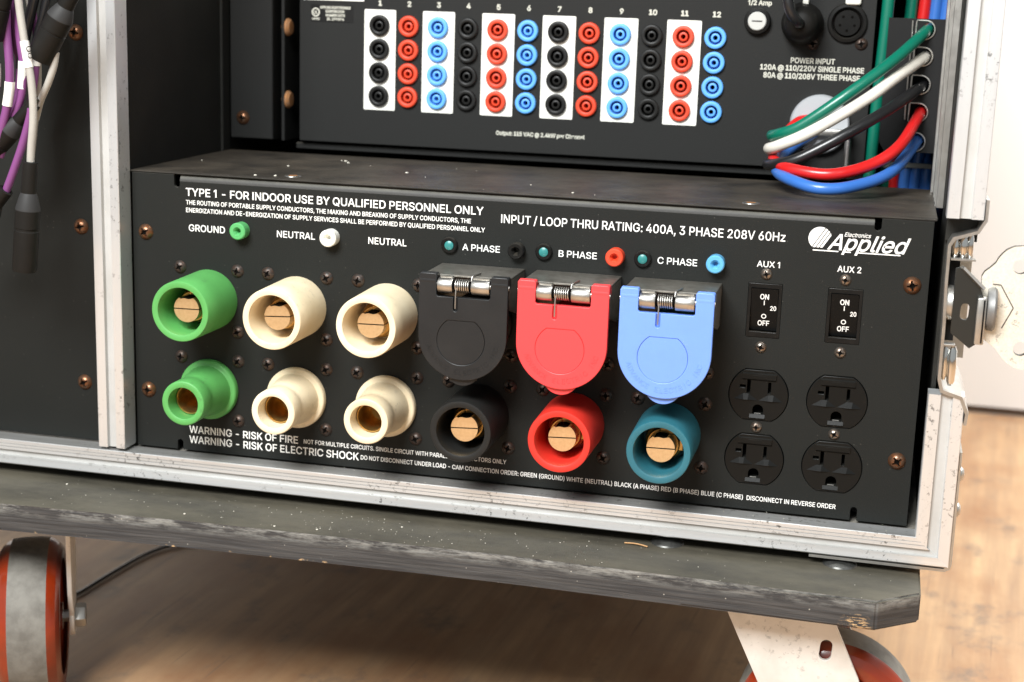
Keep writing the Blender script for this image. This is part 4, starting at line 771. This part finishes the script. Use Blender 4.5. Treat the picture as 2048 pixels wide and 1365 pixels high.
text('WARNING - RISK OF FIRE', -205.0, -131.1, -76.9, 4.6, YT, pd, bold=0.016); text('WARNING - RISK OF ELECTRIC SHOCK', -205.0, -90.7, -83.6, 4.7, YT, pd, bold=0.016)
text('NOT FOR MULTIPLE CIRCUITS. SINGLE CIRCUIT WITH PARALLEL CONDUCTORS ONLY', -127.2, 3.7, -76.3, 2.65, YT, pd)
text('DO NOT DISCONNECT UNDER LOAD - CAM CONNECTION ORDER: GREEN (GROUND) WHITE (NEUTRAL) BLACK (A PHASE) RED (B PHASE) BLUE (C PHASE)  DISCONNECT IN REVERSE ORDER', -89.5, 200.7, -82.8, 2.7, YT, pd, bold=0.016)
text('Applied', 184.4, 229.6, 68.6, 8.7, YT, pd, bold=0.018, shear=0.36, name='logo_text')
text('Electronics', 193.4, 207.9, 76.3, 2.3, YT-0.04, pd, bold=0.012, shear=0.3, name='logo_text')
# the disc of the logo with its slanted stripes cut out
def half_plane(pts, f):
    outp = []
    for i in range(len(pts)):
        a, c = pts[i], pts[(i+1) % len(pts)]; fa, fc = f(a), f(c)
        if fa >= 0: outp.append(a)
        if (fa >= 0) != (fc >= 0):
            t = fa/(fa-fc); outp.append((a[0]+(c[0]-a[0])*t, a[1]+(c[1]-a[1])*t))
    return outp
b = MB(); cx, cz, cr = 180.2, 74.4, 6.4; sl = 0.62
base = half_plane(circ(cx, cz, cr, 60), lambda p: p[1]-(cz-5.2))
cuts = [-99, -1.15, 0.95, 2.95, 4.9]
def u(p): return (p[0]-cx)-sl*(p[1]-cz)*1.0
for k in range(4):
    lo = cuts[k]+0.55 if k else -99; hi = cuts[k+1]+(0 if k < 3 else 0)
    pc = half_plane(half_plane(base, lambda p: u(p)-lo), lambda p: hi-u(p))
    if k: pc = half_plane(pc, lambda p: p[0]-cx-(-9))
    if len(pc) > 2: b.prism(pc, -0.04, 0.02)
for k in (1, 2, 3):
    pass
b.prism([(176.6, 67.3), (190.8, 67.3), (190.8, 67.9), (176.6, 67.9)], -0.04, 0.02); b.prism([(194.2, 67.3), (197.6, 67.3), (197.6, 67.9), (194.2, 67.9)], -0.04, 0.02); b.prism([(201.2, 67.3), (224.6, 67.3), (224.6, 67.9), (201.2, 67.9)], -0.04, 0.02)
put('logo_mark', b.mesh('logo_mark', M_ink, smooth=False), (0, YT+0.02, 0), pd)

# ------------------------------------------------------------------ dimmer rack above
dr = empty('dimmer_rack', 0, 165, 96, 'dark grey dimmer rack unit with twelve columns of coloured sockets', 'dimmer rack')
YU = 165.0
SX = [-136.0+21.18*i for i in range(12)]; SZ = [179.1-16.18*k for k in range(4)]
me = shape([rrect(-195.4, 199.0, 96.6, 300, 0.6, 2)]+[circ(x, z, 4.9, 20) for x in SX for z in SZ], 3.0, 0.3); finish(me, True, 30); me.materials.append(M_upper)
put('rear_panel', me, (0, YU, 0), dr)
b = MB(); b.box(-194, 198.5, YU+14, 395, 98, 300); put('chassis', b.mesh('rack_chassis', M_dark), (0, 0, 0), dr)
b = MB(); b.box(-200, 199, YU+5, YU+9, 90.2, 94.4, 0.5); put('bottom_flange', b.mesh('bottom_flange', M_upper), (0, 0, 0), dr)
b = MB(); b.box(-241.5, -209.6, 149.6, 152.4, 97.5, 300, 0.6); b.box(-212.3, -209.7, 152.5, 182, 97.5, 300); b.box(-205.5, -203.2, 156, 190, 96.5, 300, 0.3)
br = put('mounting_ear', b.mesh('mounting_ear', M_upper), (0, 0, 0), dr)
put('screw', SC_RACK, (-232.0, 149.6, 111.8), br)
for z in (175.6, 125.4):
    b = MB(); b.lathe([(1.4, -4), (1.4, 0), (6.1, 0), (6.1, 1.4), (4.6, 3.0), (0, 3.3)], axis=(1, 0, 0), n=24); put('screw', b.mesh('rusty_screw', M_rust), (-202.6, 160, z), br, label='rusty orange screw head')
SM = []
for m in (M_sblack, M_sred, M_sblue):
    b = MB(); b.lathe([(7.25, 0), (7.2, 2.0), (6.9, 2.5), (6.5, 2.7), (4.8, 2.7), (4.5, 2.5), (4.4, 1.5), (4.4, -7), (2.9, -7), (2.9, 1.4), (2.65, 1.6), (1.8, 1.6), (1.6, 1.4), (1.5, -6)], n=36)
    b.mi = 1; b.lathe([(1.5, -6), (0, -6)], n=36); SM.append(b.mesh('socket', [m, M_recess], ang=40))
names = ['1', '2', '3', '4', '5', '6', '7', '8', '9', '10', '11', '12']
for i in range(12):
    x = -136.0+21.18*i
    if i % 2 == 0:
        me = shape([rrect(-11.4, 11.4, 120.9, 189.8, 0.8, 3)]+[circ(-0.2, z, 5.0, 20) for z in SZ], 0.3); me.materials.append(M_white); put('white_strip', me, (x+0.2, YU-0.32, 0), dr)
    y = YU-0.34 if i % 2 == 0 else YU
    for k in range(4): put('socket', SM[i % 3], (x, y, SZ[k]), dr, rot=(rnd.uniform(-0.03, 0.03), rnd.uniform(-3, 3), rnd.uniform(-0.03, 0.03)))
    text_c(names[i].replace('1', '\u00b9'), x, 192.6, 3.3, YU-0.15, dr, m=M_inkup, bold=0.05, wide=1.05, name='printed_number')
text('Output: \u00b9\u00b95 VAC @ 2.4kW per Channel', -50.6, 11.9, 108.0, 2.6, YU-0.15, dr, m=M_inkup, bold=0.045)
text('POWER INPUT', 147.0, 175.4, 165.0, 3.3, YU-0.15, dr, m=M_inkup, bold=0.035)
text('\u00b920A @ \u00b9\u00b90/220V SINGLE PHASE', 127.4, 194.3, 160.0, 3.3, YU-0.15, dr, m=M_inkup, bold=0.04)
text('80A @ \u00b9\u00b90/208V THREE PHASE', 129.8, 192.1, 154.9, 3.3, YU-0.15, dr, m=M_inkup, bold=0.04)
text('1/2 Amp', 116.9, 132.3, 201.2, 2.9, YU-0.15, dr, m=M_inkup, bold=0.045)
me = shape([rrect(-193, -147.8, 195.0, 222, 0.6, 2)], 0.2); me.materials.append(M_white); put('white_label', me, (0, YU-0.22, 0), dr)
me = shape([rrect(-187.0, -155.6, 180.2, 192.2, 0.4, 2)], 0.2); me.materials.append(mat('label_black', (0.008, 0.008, 0.008), 0.3)); lb = put('black_label', me, (0, YU-0.22, 0), dr)
for k, (s_, a, c) in enumerate((('APPLIED ELECTRONICS', -180.2, -157.6), ('CORPORATION', -176.0, -162.2), ('NUMBER DATE', -175.9, -161.6), ('SL 279574', -175.0, -162.4))):
    text(s_, a, c, 189.3-2.62*k, 1.6, YU-0.36, lb, m=M_inkup, bold=0.05)
me = shape([circ(0, 0, 3.0, 32), circ(0, 0, 2.2, 32)], 0.05); me.materials.append(M_inkup); put('certification_mark', me, (-183.3, YU-0.3, 186.6), lb)
text('UL', -184.9, -181.7, 185.5, 2.2, YU-0.36, lb, m=M_inkup, bold=0.03); text('LISTED', -186.0, -180.4, 181.5, 1.3, YU-0.36, lb, m=M_inkup, bold=0.05)
# fuse holder
b = MB(); b.lathe([(8.6, 0), (8.6, 3.5), (8.1, 4.4), (6.4, 4.6), (6.0, 4.0)], n=36); o = put('fuse_holder', b.mesh('fuse_holder', M_gloss), (123.9, YU, 190.9), dr)
b = MB(); b.lathe([(6.0, 3), (6.0, 5.2), (5.5, 5.7), (0, 5.7)], n=36); b.mi = 1; b.box(-3.4, 3.4, -5.85, -5.6, -0.4, 0.4)
put('fuse_cap', b.mesh('fuse_cap', [mat('grey_cap', (0.55, 0.55, 0.52), 0.5), M_collar]), (123.9, YU, 190.9), o)
# round data socket
b = MB(); b.lathe([(12.8, 0), (12.8, 1.4), (12.0, 2.2), (10.2, 2.4), (9.4, 1.6), (9.2, 0.3)], n=44); b.mi = 1; b.lathe([(9.2, 0.3), (8.1, 0.3)], n=44); b.mi = 0; b.lathe([(8.1, 0.3), (8.0, 2.6), (0, 2.7)], n=44)
o = put('data_socket', b.mesh('data_socket', [M_gloss, M_recess]), (181.4, YU, 191.6), dr)
b = MB()
for k in range(5):
    a = radians(-90+72*k); b.lathe([(0.9, 0), (0.9, 0.08), (0, 0.08)], c=(4.8*cos(a), -2.68, 4.8*sin(a)), n=10)
put('contact_hole', b.mesh('contact_hole', M_recess), (181.4, YU, 191.6), o)
b = MB(); b.box(-5, 5, -4, 0, 0, 8, 1.6, 3); put('release_tab', b.mesh('release_tab', M_jwhite), (184.2, YU, 203.0), o)
screws(SC_DARK, [(160.3, 177.7), (191.2, 178.6)], YU, dr)
# cast disc of the strain relief with its clamp
b = MB(); b.lathe([(0, 0), (19.2, 0), (19.2, 5), (18.2, 6.2), (0, 6.2)], n=56); o = put('strain_relief', b.mesh('strain_relief', M_disc), (168.6, YU, 126.2), dr)
b = MB(); b.box(150.8, 190.5, YU-13, YU-7, 119.5, 124.0, 1.2, 2); b.box(185.6, 189.8, YU-14, YU-6.5, 118.6, 125.6, 1.0, 2); b.mi = 1; b.tube([(187.8, YU-10, 118), (187.8, YU-10, 94)], 1.9, 14)
put('clamp_bar', b.mesh('clamp_bar', [M_zinc, M_steel]), (0, 0, 0), o)

# black power cable plugged in at the top of the dimmer rack
pc = empty('power_cable', 154, 160, 190, 'thick black cable and round plug in the dimmer rack beside the fuse', 'power cable')
b = MB(); b.lathe([(13.4, 0), (13.4, 7), (12.6, 9), (11.6, 12), (10.8, 20), (9.6, 24), (6.2, 27), (0, 28)], n=40); put('plug', b.mesh('plug', M_boot), (153.0, YU-0.2, 190.4), pc)
b = MB(); b.tube([(153.0, 139, 190.0), (151.0, 132, 192), (146.5, 128, 199), (144.0, 128, 212), (142.5, 130, 240), (142, 135, 300)], 3.4, 14); put('cable', b.mesh('cable', M_wblack), (0, 0, 0), pc)
b = MB(); b.box(-1.9, 1.9, -9, -0.2, 0, 5.0, 0.8, 2); put('latch_tab', b.mesh('latch_tab', M_jwhite), (154.4, YU, 201.5), pc)

# ------------------------------------------------------------------ slotted rack strip with cable holes, right of the dimmer rack
rs = empty('cable_entry_plate', 225, 150, 112, 'black plate with five D shaped metal rimmed holes for the cables', 'cable plate')
HZ = [189.2, 172.6, 155.0, 137.6, 118.9]
def dloop(cz, k=0.0): return [(-4.9-k, -5.4-k), (-4.9-k, 4.4+k), (-3.6-k*0.6, 5.4+k)]+arc(0.4, 0, 5.4+k, 90, -90, 14)
loops = [[(207.3, 196), (243.0, 196), (243.0, 112), (211, 112), (207.3, 118)]]+[[(229.8+a, z+c) for a, c in dloop(0, 0.8)] for z in HZ]
me = shape(loops, 2.0, 0.2); me.materials.append(M_dark); finish(me); put('plate', me, (0, 150, 0), rs)
b = MB(); b.box(209, 243.4, 171, 173, 115, 195, 0.3); put('shade_backing', b.mesh('shade_backing', M_dark), (0, 0, 0), rs)  # added black sheet standing in for the shade behind the holes
for z in HZ:
    b = MB(); pts = [(a, -0.4, c) for a, c in dloop(0, 0.4)]; b.tube(pts+[pts[0]], 0.55, 8, sub=2); put('hole_rim', b.mesh('hole_rim', M_steel), (229.8, 149.6, z), rs)
    b = MB(); b.tube([(-7.6, 0, -5), (-7.8, 0, 5.5)], 0.5, 8); put('wire_clip', b.mesh('wire_clip', M_steel), (229.8, 148.8, z), rs)

# looped cables through the plate
def cable(name, mesh_pts, r, m, label, cat, group=None, sub=10, n=16):
    b = MB(); b.tube(mesh_pts, r, n, sub=sub); return put(name, b.mesh(name, m), (0, 0, 0), None, label, cat, group)
G = 'cables looping out of the slotted plate'
cable('power_lead', [(231.4, 172, 188), (231.2, 152, 188.8), (213.6, 118, 171.8), (188.0, 98, 150.6), (160.5, 96, 129.6), (147, 102, 123.2), (141.6, 116, 121.0), (145.5, 134, 120.8), (156, 150, 124), (166, 160, 127)], 3.6, M_wgreen, 'green cable looping from the top hole of the slotted plate', 'cable', G)
cable('power_lead', [(231.0, 172, 171), (230.8, 152, 171.8), (214.6, 120, 160.2), (197.2, 102, 146.4), (166.6, 94, 126.2), (148, 98, 116.6), (140.6, 112, 113.0), (144.5, 132, 113.6), (155, 149, 119), (166, 160, 125)], 3.7, M_wwhite, 'white cable looping out below the green one', 'cable', G)
cable('power_lead', [(231.2, 172, 153), (231.0, 152, 154.0), (213, 112, 141.8), (190.2, 92, 127.4), (162.6, 87, 111.0), (148, 93, 105.5), (140.8, 108, 103.6), (145, 130, 105.5), (156, 148, 113), (167, 160, 122)], 3.6, M_wblack, 'black cable looping out below the white one', 'cable', G)
cable('power_lead', [(231.6, 172, 136), (231.4, 152, 137.0), (220.0, 104, 119.6), (203.6, 88, 108.4), (181, 76, 102.6), (158.5, 82, 103.6), (146.8, 98, 105.6), (143.6, 118, 109), (147, 134, 118), (156, 149, 128), (165, 158, 129)], 3.6, M_wred, 'red cable curving below the black one', 'cable', G)
cable('power_lead', [(231.4, 172, 118.6), (231.0, 152, 119.2), (216.0, 96, 103.8), (194.4, 70, 96.8), (175.4, 63, 95.2), (158.6, 74, 97.8), (148.2, 94, 100.4), (146, 118, 105), (154, 140, 113), (166, 158, 121)], 3.6, M_wblue, 'blue cable forming the lowest loop over the dusty top', 'cable', G)
H = 'cables standing behind the slotted plate'
for (xt, xb, m, lab) in ((206.0, 202.6, M_wgreen, 'green cable standing left of the slotted plate'), (221, 213.5, M_wgreen, 'green cable rising behind the slotted plate beside the red one'),
                         (229.4, 218.6, M_wred, 'red cable standing behind the slotted plate'), (236.6, 226.2, M_wblue, 'blue cable behind the plate, beside the red one'),
                         (243.4, 233.0, M_wblue, 'blue cable behind the plate, second from the red one'), (250, 240.0, M_wblue, 'blue cable behind the plate, nearest the case wall')):
    yb = 170 if xt < 215 else 198
    cable('riser_cable', [(xb, yb, 70), (xb+0.3, yb, 95), ((xt+xb)/2, yb, 150), (xt, yb, 202), (xt+1, yb, 300)] if xt < 245 else [(xb, yb, 70), (xb, yb, 95), (xb-2, yb+9, 120), (xb-2, yb+20, 200)], 4.0, m, lab, 'cable', H)
b = MB(); b.box(213.5, 243, 192.4, 193.6, 98.0, 101.4, 0.4); b.box(211, 216, 191.4, 194, 97, 102.4, 0.6); put('cable_tie', b.mesh('cable_tie', M_tie), (0, 0, 0), None, 'pale grey tie around the cables below the slotted plate', 'cable tie')

# ------------------------------------------------------------------ signal cables hanging in the left bay
def connector(parent, p0, p1, r=7.3):
    """boot, collar and shell along a line from p0 (cable side) to p1"""
    a, c = Vector(p0), Vector(p1); ax = (c-a).normalized(); L = (c-a).length
    b = MB(); b.lathe([(r*0.42, 0), (r*0.60, 0.5), (r*0.62, L*0.28), (r*0.60, L*0.30)], axis=ax, n=28); put('boot', b.mesh('boot', M_boot), tuple(a), parent)
    b = MB(); b.lathe([(r*0.60, L*0.28), (r*0.72, L*0.31), (r*0.98, L*0.42), (r, L*0.44)], axis=ax, n=28); put('collar', b.mesh('collar', M_collar), tuple(a), parent)
    b = MB(); b.lathe([(r, L*0.44), (r, L*0.6), (r*0.95, L*0.605), (r*0.95, L*0.625), (r, L*0.63), (r, L*0.96), (r*0.94, L), (0, L)], axis=ax, n=28); put('shell', b.mesh('shell', M_boot), tuple(a), parent)
def signal(pts, r, m, label, conn=None, sleeve=None, cr=7.3, cat='cable'):
    q = pts[0]; e = empty('signal_cable', q[0], q[1], q[2], label, cat, 'signal cables bunched in the left bay')
    b = MB(); b.tube(pts, r, 12, sub=8); put('cable', b.mesh('signal', m), (0, 0, 0), e)
    if conn: connector(e, conn[0], conn[1], cr)
    if sleeve:
        b = MB(); b.tube(sleeve[0], r+0.45, 14, sub=4); s_ = put('sleeve', b.mesh('sleeve', M_sleeve), (0, 0, 0), e)
        if len(sleeve) > 1:
            x, y, z, t_ = sleeve[1]; me = text_mesh(t_, 3.6, bold=0.01); me.materials.append(M_gloss)
            put('sleeve_text', me, (x, y, z), s_, rot=(0, radians(78), 0))
    return e
signal([(-278.3, -60, 230), (-279.0, -60, 194), (-275.7, -60, 164.9), (-272.6, -60, 145.1), (-272.0, -60, 125.0), (-274.3, -60, 104.5), (-275.1, -60, 94)], 2.25, M_wgrey, 'grey cable with a white sleeve hanging down to a black connector',
       conn=((-274.9, -60, 97.6), (-281.5, -60, 32)), sleeve=([(-276.0, -60, 167), (-274.9, -60, 160), (-273.6, -60, 152)], (-272.9, -62.8, 160.5, 'OO')))
signal([(-261.8, -50, 161), (-263.5, -50, 153), (-267.5, -50, 143), (-273.9, -48, 132.5), (-280, -44, 121)], 2.1, M_wgrey, 'short grey cable leaving the slanted black connector beside the screw')
signal([(-236, -52, 240), (-243, -52, 210), (-247, -52, 198)], 3.0, M_wblack, 'black cable with a thick slanted connector beside the panel screw', conn=((-246.5, -52, 199), (-271.5, -52, 157)), cr=7.8)
# the thick slanted connector: shell points down to the left
signal([(-290, -55, 230), (-289.9, -55, 195.5), (-290.3, -55, 172.8), (-289.3, -55, 152.8), (-290.3, -55, 136.9), (-294.3, -55, 120.7), (-302, -55, 100)], 2.5, M_purple, 'purple cable with a low white sleeve, leftmost front strand', sleeve=([(-289.5, -55, 143), (-290.2, -55, 137), (-291.8, -55, 129)],))
signal([(-283.6, -50, 230), (-284.3, -50, 195.8), (-285.4, -50, 172.9), (-283.6, -50, 152.9), (-285.2, -50, 135.4), (-292.9, -50, 117.4), (-301, -50, 98)], 2.3, M_purple, 'purple cable with a white sleeve right of the front strand', sleeve=([(-283.4, -50, 155), (-284.0, -50, 148), (-285.0, -50, 139)],))
signal([(-276.2, -55, 128), (-277.2, -55, 122.9), (-282.8, -55, 106.6), (-289.0, -55, 91.5), (-294.9, -55, 78.3)], 2.4, M_purple, 'purple cable running down to a black connector at the left edge', conn=((-294.4, -55, 79.5), (-322, -55, 48)))
signal([(-296, -40, 220), (-294.8, -40, 169.6), (-291.8, -40, 155.1), (-293.2, -40, 137.4), (-300, -40, 118)], 2.4, M_purple, 'purple cable behind the two front strands')
signal([(-286, -38, 210), (-282, -38, 176), (-281.5, -38, 160), (-283, -38, 145), (-287, -38, 130)], 1.9, M_purple, 'thin purple cable beside the grey cable', sleeve=([(-281.6, -38, 166), (-281.5, -38, 160), (-282.0, -38, 152)],))
signal([(-275, -50, 134), (-277, -50, 131.5), (-279, -50, 128.0)], 2.0, M_wblack, 'black cable ending in a slanted black connector at the left edge', conn=((-276.5, -50, 131), (-316, -50, 92)), cr=6.8)
signal([(-300.5, -52, 160), (-299.8, -52, 148), (-300.5, -52, 138), (-304, -52, 124)], 2.3, M_purple, 'purple cable at the left edge with a white sleeve', sleeve=([(-299.9, -52, 153), (-300, -52, 147), (-300.6, -52, 140)],))
signal([(-266, -42, 230), (-270, -42, 196), (-277.5, -42, 172), (-281.7, -42, 158.6)], 2.4, M_wblack, 'black cable slanting down between the purple and grey cables')
signal([(-272, -44, 230), (-276.5, -44, 198), (-284.5, -44, 170.1), (-289, -44, 150)], 3.0, M_wblack, 'black cable slanting down behind the grey cable')
signal([(-285, -60, 235), (-287, -60, 215)], 2.4, M_wblack, 'black connector at the top left corner', conn=((-286, -60, 214), (-299, -60, 168)), cr=8.5)

signal([(-292, -30, 235), (-291, -30, 195), (-287, -28, 165), (-288, -26, 140), (-293, -24, 112), (-298, -22, 88)], 1.7, M_wgrey, 'thin grey cable deep in the bunch, behind the purple strands')
signal([(-281, -28, 235), (-280, -28, 200), (-286, -26, 172), (-291, -24, 150), (-299, -22, 120)], 1.9, M_wblack, 'thin black cable deep in the bunch, crossing behind the purple strands')
signal([(-299, -45, 225), (-297, -45, 190), (-295.5, -45, 160), (-297, -45, 136), (-303, -45, 110)], 1.9, M_purple, 'thin purple cable between the two sleeved purple strands')
signal([(-256, -36, 235), (-262, -36, 205), (-269, -34, 180), (-276, -32, 160)], 2.0, M_boot, 'matt black cable behind the thick slanted connector')
# ------------------------------------------------------------------ loose bits
def crumbs():
    b = MB(); r = random.Random(3)
    def dot(x, y, z, s_):
        k = bmesh.ops.create_icosphere(b.bm, subdivisions=1, radius=s_)
        for v in k['verts']: v.co = Vector((v.co.x*r.uniform(0.8, 1.4), v.co.y, v.co.z*0.6))+Vector((x, y, z))
    for i in range(16): dot(r.uniform(-235, 60), r.uniform(5, 120), 89.1, r.choice((0.25, 0.35, 0.5, 0.8)) if r.random() < 0.8 else 1.0)
    for i in range(130): dot(r.triangular(-330, 200, -100), r.uniform(-56, -18), -112.6, r.choice((0.15, 0.2, 0.25, 0.35)) if r.random() < 0.95 else 0.7)
    for i in range(26): dot(r.uniform(-150, 230), r.uniform(-14, 6), -89.2 if False else -89.2, 0.3)
    put('dust_specks', b.mesh('dust_specks', mat('pale_crumbs', (0.72, 0.68, 0.58), 0.8), smooth=False), (0, 0, 0), None, 'pale dust specks scattered on the black board and cover', 'dust', kind='stuff')
crumbs()
b = MB(); b.tube([(81, -16, -112.0), (88, -16.5, -111.6), (95, -18, -112.1)], 0.45, 6); put('wood_splinter', b.mesh('wood_splinter', mat('splinter', (0.5, 0.28, 0.12), 0.7)), (0, 0, 0), None, 'tiny orange wood splinter on the dolly board below the rail', 'splinter')

b = MB(); b.tube([(-374, 135, -263), (-371, 148, -263.5), (-367, 197, -263.5), (-360, 246, -263.5), (-342, 280, -263.5), (-300, 330, -263.5)], 1.8, 8); put('thin_cord', b.mesh('thin_cord', M_wblack), (0, 0, 0), None, 'thin black cord lying on the floor behind the left caster', 'cord')
